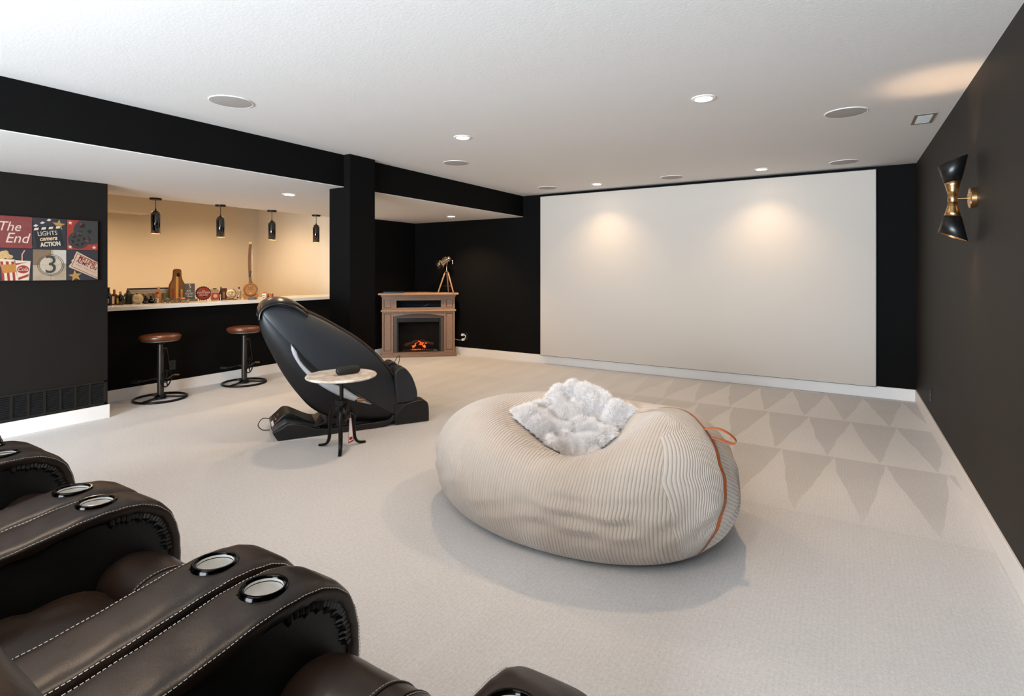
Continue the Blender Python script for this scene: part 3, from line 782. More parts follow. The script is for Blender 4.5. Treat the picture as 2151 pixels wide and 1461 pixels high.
for a in (R_(284), R_(164), R_(44)):
    c, s = math.cos(a), math.sin(a)
    pth = cat([(.028,.315),(.060,.330),(.093,.300),(.108,.235),(.112,.15),(.118,.075),(.140,.030),(.175,.014),(.215,.008)], 5)
    b = MB()
    def lg(i, j, pth=pth, c=c, s=s):
        p = pth[j]; q0 = pth[max(0,j-1)]; q1 = pth[min(len(pth)-1,j+1)]; t = (q1-q0).normalized(); n = Vector((-t.y,t.x))
        f = j/(len(pth)-1); w = .021*(1-.35*f); h = .016*(1-.45*f); an = 2*PI*i/10
        ca, sa = math.cos(an), math.sin(an); ca = math.copysign(abs(ca)**.6, ca); sa = math.copysign(abs(sa)**.6, sa)
        r = p+n*(h*sa); return Vector((c*r.x-s*w*ca, s*r.x+c*w*ca, max(.001, r.y)))
    b.grid(lg, 10, len(pth), True); b.add([lg(i,len(pth)-1) for i in range(10)], [tuple(range(10))]); b.build('leg', M_IRON, TB, sharp=60)
    MB().cyl((c*.01,s*.01,.335), (c*.045,s*.045,.335), .02, n=12).build('leg_socket', M_IRON, TB)
GX = frame_M((.045,-.01,.30), (1,0,0))
MB().lathe([(.0001,-.025),(.06,-.025),(.070,-.015),(.070,.004),(.060,.010),(.060,.016),(.050,.02),(.02,.022),(.0001,.022)], 32, GX).build('gear_housing', M_IRON, TB)
MB().tube(cat([(.07,-.01,.30),(.10,-.012,.285),(.118,-.012,.26),(.130,-.012,.30),(.130,-.012,.36),(.124,-.012,.405)],5), .008, 8).build('crank_arm', M_IRON, TB)
MB().lathe([(.0001,0),(.009,.002),(.013,.018),(.015,.038),(.013,.058),(.009,.070),(.0001,.072)], 18, frame_M((.128,-.012,.405), (1,0,0))).build('crank_handle', pm('turned_brown_wood', '#7a4a22', .35, var=.25, vscale=40), TB)
tg = thing_part('hang_tag', TB, (.068,.02,.15), (0,0,.5))
for k, (w, col, dz) in enumerate((((.045), '#b3202a', 0), ((.036), '#efe7e0', .001))):
    pts = [(-w*.18,.10-k*.006),(w*.18,.10-k*.006),(w*.62,-.10+k*.012),(-w*.4,-.115+k*.012)]
    MB().prism(pts, 'y', -.0006-dz, .0006+dz).build('tag_sheet', pm('tag_%d' % k, col, .5, var=.02), tg)
MB().prism([(-.008,-.065),(.016,-.06),(.017,-.085),(-.010,-.088)], 'y', -.0022, .0022).build('tag_print', pm('tag_red_print', '#a51f28', .5), tg)
MB().tube([(0,0,.10),(.0,-.01,.14)], .001, 5).build('tag_string', M_WHITEP, tg)
# portable loudspeaker lying on the table
SP = thing('portable_speaker', 'black cylindrical portable speaker lying on the marble table', 'speaker', (-3.525,3.095,.6142), YAW+R_(42))
sm = pm('black_mesh_cloth', '#15130f', .75, var=.2, vscale=60, bump=.5, bscale=900)
MB().lathe([(.0001,-.098),(.020,-.098),(.031,-.090),(.0345,-.078),(.0345,.078),(.031,.090),(.020,.098),(.0001,.098)], 32, frame_M((0,0,.0345), (1,0,0))).build('body', sm, SP)
for s in (-1, 1): MB().lathe([(.0001,0),(.018,0),(.021,-.003),(.024,-.009)], 24, frame_M((s*.101,0,.0345), (s,0,0))).build('end_cap', M_BLACKP, SP)
for k in range(3): MB().lathe([(.0001,.001),(.0035,.001),(.004,0)], 10, frame_M((-.01+.02*k,-.0335,.042), (0,-1,.2))).build('button', M_BLACKP, SP)

# ---------------------------------------------------------------- bar stools
M_SEAT = pm('cognac_leather', '#5c2f18', .32, 0, var=.3, vscale=9, bump=.15, bscale=300)
M_GUN = pm('worn_gunmetal', '#4e4843', .36, .85, var=.25, vscale=18)
M_GBRASS = pm('old_brass', '#b0853e', .35, .9)
def make_stool(loc, rz, label):
    r = thing('bar_stool', label, 'stool', loc, rz, group='industrial bar stools')
    MB().lathe([(.0001,.752),(.12,.750),(.185,.742),(.207,.724),(.210,.706),(.203,.690),(.19,.682),(.0001,.680)], 56).build('seat_cushion', M_SEAT, r)
    MB().lathe([(.0001,.666),(.172,.666),(.190,.672),(.192,.682),(.0001,.682)], 48).build('seat_pan', pm('light_steel', '#8e8a86', .35, .9), r)
    MB().lathe([(.0001,.630),(.046,.630),(.050,.637),(.050,.645),(.034,.650),(.034,.668),(.0001,.668)], 28).build('collar', M_BMETAL, r)
    MB().lathe([(.033,.01),(.035,.20),(.033,.40),(.029,.635)], 24).build('pole', M_GUN, r)
    MB().lathe([(.0001,.060),(.032,.058),(.045,.045),(.062,.030),(.062,.012),(.0001,.010)], 24).build('pole_foot', M_BMETAL, r)
    MB().torus((0,0,.0135), .262, .0135, n=64).build('base_ring', M_BMETAL, r)
    for k in range(3):
        a = 2*PI*k/3+.35; MB().tube(cat([(.03*math.cos(a),.03*math.sin(a),.03),(.14*math.cos(a),.14*math.sin(a),.020),(.26*math.cos(a),.26*math.sin(a),.016)],4), .0115, 8).build('spoke', M_BMETAL, r)
    for k in range(4):
        a = 2*PI*k/4+.6; MB().sphere((.048*math.cos(a),.048*math.sin(a),.045), .007, 8, 6).build('bolt', M_GUN, r)
    gx = .062
    cw = thing_part('chain_wheel', r, (gx,0,.235))
    MB().torus((0,0,0), .092, .007, 'x', 44, 8).build('sprocket_ring', M_BMETAL, cw)
    MB().torus((0,0,0), .045, .005, 'x', 30, 8).build('inner_ring', M_BMETAL, cw)
    for k in range(5):
        a = 2*PI*k/5; MB().cyl((0,.015*math.cos(a),.015*math.sin(a)), (0,.09*math.cos(a),.09*math.sin(a)), .006, n=8).build('sprocket_arm', M_BMETAL, cw)
    teeth = MB()
    for k in range(30):
        a = 2*PI*k/30; teeth.cbox((0,.1*math.cos(a),.1*math.sin(a)), .003, .006, .006)
    teeth.build('sprocket_teeth', M_BMETAL, cw)
    MB().cyl((.02,0,.585), (.07,0,.585), .012, n=14).build('upper_sprocket', M_GUN, r)
    for sy in (-1, 1):
        ch = MB(); a0 = Vector((gx,sy*.016,.590)); a1 = Vector((gx,sy*.097,.235)); n = 40
        for k in range(n):
            p = a0.lerp(a1, k/n); q = a0.lerp(a1, (k+.7)/n); ch.tube([p,q], .0048 if k % 2 else .0032, 5)
        ch.build('chain', M_GUN, r)
    MB().cyl((-.075,0,.235), (.085,0,.235), .010, n=12).build('crank_axle', M_GUN, r)
    MB().tube([(-.075,0,.235),(-.10,-.10,.232),(-.105,-.165,.235)], .0075, 8).build('crank_arm', M_GUN, r)
    MB().box(-.205,-.115,-.205,-.135,.222,.25).build('pedal', M_BLACKP, r, bevel=.006)
    MB().tube([(.085,0,.235),(.092,.06,.255),(.095,.10,.262)], .0075, 8).build('crank_arm', M_GUN, r)
    MB().cyl((.095,.10,.262), (.150,.10,.262), .009, n=10).build('pedal_axle', M_GBRASS, r)
    return r
st = make_stool((-6.695,3.131,0), YAW, 'industrial bar stool with round brown leather seat, nearer of the two')
dup(st, (-6.69,4.142,0), YAW-R_(4), label='industrial bar stool with brown leather seat, half hidden by the massage chair')

# ---------------------------------------------------------------- corner fireplace
def wood(name, c0, c1, scale=(3,3,26), rough=.5, axis=None):
    t = NT(name); mp = t.n('ShaderNodeMapping'); t.l(t.obj(), mp.inputs[0]); mp.inputs['Scale'].default_value = scale
    n1 = t.noise(6, 5, .65, mp.outputs[0]); n2 = t.noise(40, 3, .6, mp.outputs[0])
    f = t.math('ADD', t.math('MULTIPLY', n1, .7), t.math('MULTIPLY', n2, .35), clamp=True)
    f = t.math('MULTIPLY', t.math('SUBTRACT', f, .3), 2.2, clamp=True)
    t.set(col=t.mix(f, lin(c0), lin(c1)), rough=rough, spec=.35); t.bump(n2, .2, .001); return t.m
M_OAK = wood('greyed_oak_upright', '#745a4c', '#a5866f', (26,26,2.5))
M_OAKH = wood('greyed_oak_horizontal', '#705849', '#a1826e', (2.5,26,26))
M_OAKL = wood('mantel_oak', '#8e6f55', '#ba9576', (2.5,26,26), .4)
FP = thing('corner_fireplace', 'brown oak corner mantel with glowing electric fireplace', 'fireplace', (-6.20,6.985,0), R_(41))
def pz(y): return (1302-y)*.00156
def px(x): return (x-620)*.00156
hw = .615
def fbox(x0,x1,y0,y1,z0,z1,name,mat,parent=FP,bev=.003): return MB().box(x0,x1,y0,y1,z0,z1).build(name,mat,parent,bevel=bev)
MB().prism([(-.675,-.075),(.675,-.075),(.675,.06),(.23,.50),(-.23,.50),(-.675,.06)], 'z', 1.062, 1.092).build('mantel_top', M_OAKL, FP, bevel=.006)
MB().prism([(-.635,-.035),(.635,-.035),(.635,.05),(-.635,.05)], 'z', 1.035, 1.062).build('crown_moulding', M_OAKH, FP, bevel=.008, seg=3)
MB().prism([(-.62,-.02),(.62,-.02),(.62,.05),(-.62,.05)], 'z', 1.015, 1.036).build('crown_lip', M_OAKH, FP, bevel=.004)
# carcass behind the facade
b = MB(); b.prism([(-.60,.10),(-.60,.14),(-.22,.48),(.22,.48),(.60,.14),(.60,.10),(.21,.47),(-.21,.47)], 'z', .0, 1.03); b.build('carcass', M_OAK, FP)
# pilasters with recessed panels, above and below the ledge
for s in (-1, 1):
    x0, x1 = (-.615,-.43) if s < 0 else (.43,.615)
    for z0, z1, nm in ((.805,1.015,'upper_pilaster'), (.075,.775,'lower_pilaster')):
        b = MB(); m = .030
        b.box(x0,x0+m,0,.10,z0,z1).box(x1-m,x1,0,.10,z0,z1).box(x0+m,x1-m,0,.10,z0,z0+m).box(x0+m,x1-m,0,.10,z1-m,z1)
        q = b.build(nm, M_OAK, FP, bevel=.003)
        fbox(x0+m,x1-m,.022,.10,z0+m,z1-m,'panel',M_OAK,q,0)
        fbox(x0+m+.012,x1-m-.012,.008,.022,z0+m+.012,z1-m-.012,'raised_field',M_OAK,q,.004)
# upper shelf bay
b = MB(); b.box(-.43,-.375,.006,.10,.805,1.015).box(.375,.43,.006,.10,.805,1.015).box(-.375,.375,.006,.10,.965,1.015).box(-.375,.375,.006,.10,.805,.842)
b.build('shelf_surround', M_OAKH, FP, bevel=.003)
b = MB(); b.box(-.375,.375,.30,.31,.842,.965).box(-.375,.375,.10,.30,.838,.842).box(-.375,.375,.10,.30,.965,.97).box(-.38,-.375,.10,.30,.842,.965).box(.375,.38,.10,.30,.842,.965)
b.build('shelf_box', pm('shelf_dark', '#141416', .4), FP)
fbox(-.37,.37,.24,.28,.845,.885,'media_box',pm('media_grey', '#3a3e44', .4),FP,.004)
MB().tube(cat([(.07,.16,.86),(.12,.15,.868),(.155,.15,.885),(.17,.16,.90)],5), .005, 6).build('white_cable', M_WHITEP, FP)
MB().tube(cat([(.08,.16,.92),(.085,.15,.88),(.07,.15,.85)],5), .004, 6).build('dark_cable', M_BLACKP, FP)
fbox(-.375,.375,.018,.021,.842,.965,'shelf_glass',glass('smoked_glass','#b9bcc0',.02,1.1),FP,0)
fbox(-.635,.635,-.014,.10,.775,.805,'ledge',M_OAKL,FP,.005)
# arched apron and inner surround
arch = [(-.43,.775),(-.43,.69)]+[(-.43+.86*k/16, .69+.048*math.sin(PI*k/16)) for k in range(1,16)]+[(.43,.69),(.43,.775)]
MB().prism(arch, 'y', .006, .05).build('arched_apron', M_OAKH, FP, bevel=.002)
b = MB(); b.box(-.43,-.370,.02,.10,.075,.74).box(.370,.43,.02,.10,.075,.74).box(-.370,.370,.02,.10,.660,.74)
b.build('inner_surround', pm('brown_grey_surround', '#4a3f3a', .5), FP)
# base plinth
fbox(-.645,.645,-.04,.10,0,.062,'plinth',M_OAKH,FP,.006); fbox(-.63,.63,-.022,.10,.062,.078,'plinth_lip',M_OAKH,FP,.005)
# firebox insert
FB = thing_part('firebox', FP, (0,0,0))
b = MB(); b.box(-.370,-.345,.03,.06,.078,.660).box(.345,.370,.03,.06,.078,.660).box(-.345,.345,.03,.06,.59,.660).box(-.345,.345,.03,.06,.078,.092)
b.build('insert_frame', pm('insert_black', '#100f0e', .3), FB, bevel=.002)
b = MB(); 
for k in range(3): b.box(-.32,.32,.026,.030,.610+.016*k,.617+.016*k)
b.build('vent_strip', pm('vent_dark', '#232120', .35), FB)
b = MB(); b.box(-.35,.35,.30,.31,.08,.62).box(-.36,-.35,.06,.30,.08,.62).box(.35,.36,.06,.30,.08,.62).box(-.35,.35,.06,.30,.08,.085).box(-.35,.35,.06,.30,.60,.62)
b.build('firebox_lining', pm('firebox_black', '#0b0a0a', .8), FB)
brick = MB().box(-.003,.003,-.05,.05,-.027,.027)
bm0 = None
for s in (-1, 1):
    for row in range(7):
        for c in range(2):
            yy = .12+c*.107+(.03 if row % 2 else 0)
            if bm0 is None:
                bm0 = brick.build('brick', pm('dark_firebrick', '#2c211b', .8, var=.3), FB, bevel=.002); o = bm0
            else: o = bm0.copy(); C.objects.link(o); o.parent = FB
            o.location = (s*.346, yy, .125+row*.062)
fbox(-.28,.28,.07,.22,.085,.105,'ember_bed_tray',pm('ash_brown', '#4a3a2d', .9, var=.4, vscale=40, bump=.8, bscale=60),FB,.012)
def ember():
    t = NT('glowing_ember'); f = t.noise(22, 3); g = t.math('MULTIPLY', t.math('SUBTRACT', f, .46), 7, clamp=True)
    t.set(col=lin('#1c1310'), rough=.9, emit=t.mix(t.noise(9), lin('#ff2a08'), lin('#ff7a28')), es=t.math('MULTIPLY', g, 1.6)); return t.m
M_EMB = ember(); M_LOG = pm('charred_log', '#5a4535', .9, var=.5, vscale=25, bump=.8, bscale=40, bdist=.006)
logs = [((-.24,.20,.175),(-.02,.17,.255),.030,M_LOG),((.02,.17,.26),(.25,.20,.19),.030,M_LOG),((-.20,.15,.135),(.20,.16,.14),.026,pm('black_coal','#17120f',.85,var=.3)),
        ((-.12,.14,.15),(.06,.20,.25),.027,M_EMB),((.12,.14,.15),(-.05,.21,.24),.027,M_EMB),((-.03,.13,.19),(.16,.19,.225),.022,M_EMB)]
for p, q, r, m in logs:
    P = [Vector(p).lerp(Vector(q), k/6)+Vector((0,0,.006*math.sin(k*2.1+p[0]*30))) for k in range(7)]
    MB().tube(P, [r*(.9+.18*math.sin(k*1.7+q[0]*20)) for k in range(7)], 10).build('log', m, FB)
for k in range(16):
    x = -.13+.26*k/15; MB().sphere((x,.088+.01*math.sin(k*2.3),.112+.004*math.cos(k*1.9)), (.013,.011,.010), 8, 6).build('coal', M_EMB, FB)
fbox(.25,.31,.058,.0585,.096,.108,'maker_label',M_WHITEP,FB,0)
fbox(-.345,.345,.040,.043,.092,.590,'glass_pane',glass('fire_glass','#e8e6e4',.01,1.12),FB,0)

def onFP(x, y, z):
    a = R_(41); return (-6.20+x*math.cos(a)-y*math.sin(a), 6.985+x*math.sin(a)+y*math.cos(a), z)
# black player lying on the mantel
BX = thing('media_player', 'flat black media box lying on the mantel left end', 'media player', onFP(-.42,.03,1.0922), R_(41))
MB().box(-.17,.17,-.09,.09,.003,.026).build('case', M_BLACKP, BX, bevel=.003)
for sx in (-.13,.13):
    for sy in (-.06,.06): MB().cyl((sx,sy,0),(sx,sy,.004),.008,n=8).build('foot', M_BLACKP, BX)

# ---------------------------------------------------------------- studio spotlight lamp on tripod
M_CHROME = pm('polished_nickel', '#d9c8ae', .12, 1.0, var=.05)
M_TRIW = wood('tripod_wood', '#8a6a4e', '#b08d6b', (20,20,3), .45)
TL = thing('tripod_spotlight', 'small polished studio spotlight on a wooden tripod atop the mantel', 'lamp', onFP(.475,.03,1.0922), YAW)
APX = .385
for a in (R_(205), R_(325), R_(85)):
    c, s = math.cos(a), math.sin(a); r0, r1 = .022, .155
    p0 = Vector((c*r0,s*r0,APX-.01)); p1 = Vector((c*r1,s*r1,.004)); d = (p1-p0)
    MB().tube([p0+d*.08, p0+d*.14, p1], [.010,.0135,.0115], 10).build('leg', M_TRIW, TL)
    MB().tube([p0, p0+d*.09], .009, 10).build('leg_hinge', M_CHROME, TL)
    m = p0.lerp(p1,.70); MB().cyl((0,0,m.z), tuple(m), .0028, n=6).build('spreader', M_CHROME, TL)
MB().lathe([(.0001,APX-.02),(.028,APX-.02),(.032,APX-.01),(.028,APX),(.008,APX+.006),(.006,APX+.10)], 20).build('head_mount', M_CHROME, TL)
ax = Vector((-.80,-.22,-.52)).normalized(); hc = Vector((-.03,0,APX+.155)); HM = frame_M(hc, ax, (0,0,1))
hd = thing_part('lamp_head', TL, (0,0,0))
MB().lathe([(.0001,-.11),(.045,-.11),(.052,-.10),(.052,-.065),(.058,-.06),(.058,-.045),(.052,-.04),(.052,.01),(.060,.015),(.060,.04),(.064,.045),(.064,.075)], 32, HM).build('housing', M_CHROME, hd)
MB().lathe([(.0001,-.112),(.03,-.113),(.047,-.109)], 24, HM).build('end_plate', M_BLACKP, hd)
MB().obox(HM @ Matrix.Translation((.06,0,-.02)), .022, .05, .07).build('top_vent', M_CHROME, hd, bevel=.004)
MB().lathe([(.0001,.062),(.058,.06)], 28, HM).build('lens', pm('lamp_glass_dark', '#3a342c', .05, .3), hd)
for sx, sy, nm in ((1,0,'barn_door'),(-1,0,'barn_door'),(0,1,'barn_door'),(0,-1,'barn_door')):
    n = Vector((sx,sy,0)); t = Vector((-sy,sx,0)); b = MB()
    b.add([HM @ (n*.066+t*.066*k+Vector((0,0,.075))) for k in (-1,1)]+[HM @ (n*.098+t*.05*k+Vector((0,0,.165))) for k in (1,-1)], [(0,1,2,3)])
    b.build(nm, pm('barn_door_metal', '#4a4038', .3, .9), hd, solid=.002)
    b = MB(); b.tube([HM @ (n*.066+t*.066*k+Vector((0,0,.075))) for k in (-1,1)], .006, 8); b.build('hinge', M_CHROME, hd)
yk = [HM @ Vector((0,-.062,-.02)), HM @ Vector((-.03,-.066,-.02)), Vector((0,0,APX+.07)), HM @ Vector((-.03,.066,-.02)), HM @ Vector((0,.062,-.02))]
MB().tube(yk, .006, 8).build('yoke', M_CHROME, hd)
hp = HM @ Vector((-.035,0,-.115))
MB().tube([hp, hp+Vector((.02,0,-.01)), hp+Vector((.022,0,-.075))], [.004,.008,.008], 10).build('handle', M_CHROME, hd)

# ---------------------------------------------------------------- movie canvas on the left wall
def col(name, c, rough=.6, var=.08, vs=18): return pm('print_'+name, c, rough, var=var, vscale=vs)
CV = thing('movie_canvas', 'canvas print of six movie-night squares on the left wall', 'wall art', (W, 1.985, 1.674), (PI/2,0,PI/2))
PW, PH = .2525, .290
MB().box(-1.5*PW-.002,1.5*PW+.002,-PH-.002,PH+.002,.001,.028).build('canvas', col('canvas_black','#141416'), CV, bevel=.003)
def panel(ix, iy, m, name):
    x0 = (-1.5+ix)*PW; z0 = -PH+iy*PH
    o = MB().box(.003,PW-.003,.003,PH-.003,.027,.0286).build(name, m, CV); o.location = (x0,z0,0); return o
Z0 = .0290
def flat(pts, name, m, par, lift=0.): 
    return MB().prism([(a*PW, b*PH) for a,b in pts], 'z', Z0-.0006, Z0+lift).build(name, m, par)
def disc(cx, cy, r, name, m, par, lift=0., r0=0., n=36, sx=1.):
    b = MB(); ang = [2*PI*k/n for k in range(n)]
    if r0 == 0: b.prism([(cx*PW+r*sx*math.cos(a), cy*PH+r*math.sin(a)) for a in ang], 'z', Z0-.0006, Z0+lift)
    else:
        b.lathe([(r0,Z0+lift),(r,Z0+lift)], n, Matrix.Translation((cx*PW,cy*PH,0)))
    return b.build(name, m, par)
def star(cx, cy, r, name, m, par, lift=0., rot=0.):
    return MB().prism([(cx*PW+(r if k%2==0 else r*.42)*math.sin(2*PI*k/10+rot), cy*PH+(r if k%2==0 else r*.42)*math.cos(2*PI*k/10+rot)) for k in range(10)], 'z', Z0-.0006, Z0+lift).build(name, m, par)
CREAM = col('cream','#cbb59e'); RED = col('red','#8a3029'); DRED = col('dark_red','#6e2c2b'); SLATE = col('slate','#2c2b30'); DSL = col('dark_slate','#1d2022')
GOLD = col('gold','#a37a3f'); ROSE = col('rose_red','#763936', var=.25, vs=30)
L = .0006
# the end
p = panel(0,1,ROSE,'the_end_panel')
for k in range(8):
    x = .02+.125*k
    for y in (.03,.89): flat([(x+.05,y),(x+.105,y),(x+.105,y+.07),(x+.05,y+.07)], 'sprocket_hole', RED, p, L)
for y0,y1 in ((.0,.025),(.105,.125),(.87,.885),(.965,.99)): flat([(.012,y0+.01),(.988,y0+.01),(.988,y1),(.012,y1)], 'film_edge', DRED, p, L*.5)
text('lettering','The',.118,CREAM,p,(.36*PW,.66*PH,Z0+L),shear=.28,sx=.85)
text('lettering','End',.128,CREAM,p,(.57*PW,.31*PH,Z0+L),shear=.28,sx=.85)
# lights camera action
p = panel(1,1,SLATE,'clapper_panel')
flat([(.04,.68),(.80,.78),(.93,.12),(.12,.03)],'clapper_board',DSL,p,L)
star(.76,.80,.052,'gold_star',GOLD,p,L*.5,.1)
for k in range(3): flat([(.02+.19*k,.72+.10*k),(.10+.19*k,.70+.10*k),(.17+.19*k,.75+.10*k),(.09+.19*k,.78+.10*k)],'clapper_stripe',CREAM,p,2*L)
for k in range(4): flat([(.04+.21*k,.585+.03*k),(.16+.21*k,.60+.03*k),(.18+.21*k,.675+.03*k),(.06+.21*k,.66+.03*k)],'clapper_stripe',CREAM,p,2*L)
text('lettering','LIGHTS',.058,CREAM,p,(.43*PW,.505*PH,Z0+2*L),(0,0,.13),sx=.78)
text('lettering','camera',.054,col('tan','#d8b48c'),p,(.45*PW,.345*PH,Z0+2*L),(0,0,.13),shear=.35,sx=.82,offset=.001)
text('lettering','ACTION',.054,CREAM,p,(.52*PW,.165*PH,Z0+2*L),(0,0,.13),sx=.72,offset=.0022)
# film reels
p = panel(2,1,col('poster_red','#8f3025',var=.15),'film_reel_panel')
RG = col('reel_grey','#33322f'); RD = col('reel_dark','#1b1a19')
def reel(cx, cy, r, lift, clip):
    pts = []
    for k in range(48):
        a = 2*PI*k/48; pts.append((min(.985*PW,cx*PW+r*math.cos(a)), min(.985*PH,cy*PH+r*math.sin(a))))
    MB().prism(pts,'z',Z0-.0006,Z0+lift).build('reel',RG,p)
    disc(cx,cy,r*.14,'reel_hub',RD,p,lift+L)
    for k in range(6):
        a = 2*PI*k/6+.3; x = cx*PW+r*.62*math.cos(a); y = cy*PH+r*.62*math.sin(a)
        if x < .92*PW and y < .90*PH: disc(x/PW,y/PH,r*.19,'reel_hole',RD,p,lift+L)
        if x < .86*PW and y < .86*PH: MB().prism([(x+r*.17*math.cos(b),y+r*.17*math.sin(b)) for b in [a-.9+.3*q for q in range(7)]],'z',Z0+lift,Z0+lift+2*L).build('reel_glint',col('reel_red','#8a4038'),p)
reel(.72,.64,.128,L,1); reel(.37,.33,.083,2.5*L,1)
for x,y in ((.11,.89),(.11,.10),(.87,.10)): star(x,y,.020,'cream_star',CREAM,p,L)
# popcorn and cola
p = panel(0,0,SLATE,'popcorn_panel')
flat([(.10,.68),(.52,.66),(.60,.02),(.22,.02)],'popcorn_box',CREAM,p,L)
for k in range(3):
    a = .10+.145*k+.03; flat([(a,.60),(a+.075,.595),(a+.115,.02),(a+.05,.02)],'box_stripe',RED,p,2*L)
flat([(.14,.50),(.54,.52),(.56,.28),(.20,.24)],'box_badge',col('popcorn_gold','#aa7031',var=.3,vs=60),p,3*L)
for k in range(22):
    a = rnd.random(); disc(.10+.40*a,.70+.17*rnd.random()*math.sin(PI*(a*.8+.1))+.02,.014+.006*rnd.random(),'popcorn',col('popcorn','#bb9560',var=.25,vs=80),p,(2+.15*k)*L,n=10)
flat([(.50,.64),(.95,.62),(.90,.02),(.60,.02)],'cola_cup',CREAM,p,L)
flat([(.52,.54),(.88,.59),(.70,.54),(.53,.48)],'cup_swoosh',RED,p,2*L); flat([(.60,.10),(.90,.22),(.89,.14),(.62,.03)],'cup_swoosh',RED,p,2*L)
disc(.74,.36,.036,'cola_badge',RED,p,2*L,sx=1.15)
text('lettering','Cola!',.046,CREAM,p,(.75*PW,.36*PH,Z0+3*L),shear=.3,sx=.85)
flat([(.70,.63),(.73,.63),(.73,.82),(.80,.94),(.775,.96),(.70,.83)],'straw',col('straw','#c98f7a'),p,L)
# countdown 3
p = panel(1,0,col('sepia','#9c8a73',var=.3,vs=12),'countdown_panel')
flat([(.012,.50),(.53,.50),(.53,.988),(.012,.988)],'leader_shade',col('sepia_dark','#75604a',var=.3,vs=14),p,L*.4)
flat([(.60,.60),(.988,.55),(.988,.988),(.60,.988)],'leader_light',col('sepia_light','#b5ab9b',var=.1),p,L*.4)
LN = col('line_brown','#584636')
disc(.53,.50,.100,'count_ring',LN,p,L,.0955); disc(.53,.50,.087,'count_ring',LN,p,L,.0825)
disc(.53,.50,.082,'count_disc',col('count_disc','#b0a08a',var=.12),p,L*.7)
flat([(.012,.497),(.988,.497),(.988,.503),(.012,.503)],'cross_line',LN,p,L); flat([(.527,.012),(.533,.012),(.533,.988),(.527,.988)],'cross_line',LN,p,L)
text('lettering','3',.235,col('three','#3b3734'),p,(.53*PW,.49*PH,Z0+2*L),sx=.9)
# ticket
p = panel(2,0,SLATE,'ticket_panel')
star(.27,.15,.055,'gold_star',GOLD,p,L*.5,-.15)
flat([(.06,.44),(.10,.52),(.16,.58),(.15,.66),(.22,.72),(.23,.78),(.31,.96),(.985,.60),(.985,.03)],'ticket',col('ticket','#bb9b82'),p,L)
tk = .0012
for a,b in (((.15,.465),(.335,.885)),((.335,.885),(.985,.545)),((.15,.465),(.985,.07))):
    d = Vector((b[0]-a[0],b[1]-a[1])); n = Vector((-d.y,d.x)).normalized()*.008
    flat([(a[0]-n.x,a[1]-n.y),(b[0]-n.x,b[1]-n.y),(b[0]+n.x,b[1]+n.y),(a[0]+n.x,a[1]+n.y)],'ticket_border',LN,p,2*L)
text('lettering','MATINE',.054,col('ticket_red','#8c2f2c'),p,(.655*PW,.645*PH,Z0+2*L),(0,0,-.50),sx=.80,offset=.0014)
text('lettering','ADMIT ON',.046,col('ticket_brown','#6b3a30'),p,(.625*PW,.51*PH,Z0+2*L),(0,0,-.50),sx=.80,offset=.0012)
text('lettering','EVERY SUN SHOW',.022,col('ticket_faint','#a08772'),p,(.60*PW,.375*PH,Z0+2*L),(0,0,-.50))

# ---------------------------------------------------------------- bar counter and what stands on it
M_QUARTZ = pm('white_quartz', '#e7dfd4', .16, 0, var=.03)
CT = tag(MB().box(-7.52,-6.852,BAR0+.002,BAR1-.002,1.0305,1.074).build('bar_counter', M_QUARTZ, bevel=.004), 'long white quartz counter running along the bar', 'counter')
CZ = 1.0742
def at(u, x):
    """where the sight line of photo column u meets the vertical plane at this x (items stand on the counter)"""
    l = (u-1075.5)/1129.1; c, s = math.cos(YAW), math.sin(YAW)
    rx, ry = l*c-s, l*s+c; return (x, x*ry/rx, CZ)
def mpp(u, x):
    l = (u-1075.5)/1129.1; return x/(l*math.cos(YAW)-math.sin(YAW))/1129.1
def bottle(u, x, hgt, wid, label, prof, glassm, cap, capm, name='liquor_bottle', square=False, lab=None, group='bottles on the bar'):
    r = thing(name, label, 'bottle', at(u,x), YAW, group=group)
    R = wid/2; n = 4 if square else 28
    body = [(a*R, b*hgt) for a,b in prof]
    M = Matrix.Rotation(PI/4,4,'Z') if square else None
    f = 1.35 if square else 1
    MB().lathe([(.0001,0)]+[(a*f,b) for a,b in body], n, M).build('body', glassm, r, bevel=.004 if square else 0, sharp=40 if not square else 30)
    c0, c1, cr = cap; MB().lathe([(.0001,c1*hgt),(cr*R*.9,c1*hgt),(cr*R,c1*hgt-.003),(cr*R,c0*hgt),(.0001,c0*hgt)], 20).build('cap', capm, r)
    if lab:
        z0, z1, lr, lm, halfang = lab
        b = MB(); k = 10
        if square: b.box(-R*.8,R*.8,-R*.99-.001,-R*.9,z0*hgt,z1*hgt)
        else: b.grid(lambda i,j: (R*lr*math.sin(-halfang+2*halfang*i/k-.3), -R*lr*math.cos(-halfang+2*halfang*i/k-.3), (z0 if j == 0 else z1)*hgt), k+1, 2)
        b.build('paper_label', lm, r)
    return r
G_DK = pm('dark_green_glass', '#0d100c', .08, 0, coat=.5); G_BK = pm('black_glass', '#0b0a0a', .1, 0, coat=.4)
G_AM = pm('amber_glass', '#5a2a10', .08, 0, coat=.5); G_CL = glass('clear_glass', '#f4efe6', .01, 1.3); G_WH = pm('whisky_glass', '#a87a3a', .08, 0, coat=.5)
LBW = col('label_white','#e2d6c4'); LBS = col('label_silver','#8a8580'); LBG = col('label_gold','#b08a42'); OR = col('orange_cap','#a4481c',.4); BKC = col('black_cap','#171310',.4)
std = [(1,.0),(1,.52),(.85,.62),(.42,.72),(.36,.80),(.36,1.0)]
bottle(228,-7.22,.205,.064,'dark bottle with silver label rings, leftmost on the bar counter',std,G_BK,(.92,1.02,.40),BKC,lab=(.12,.40,1.015,LBS,1.1))
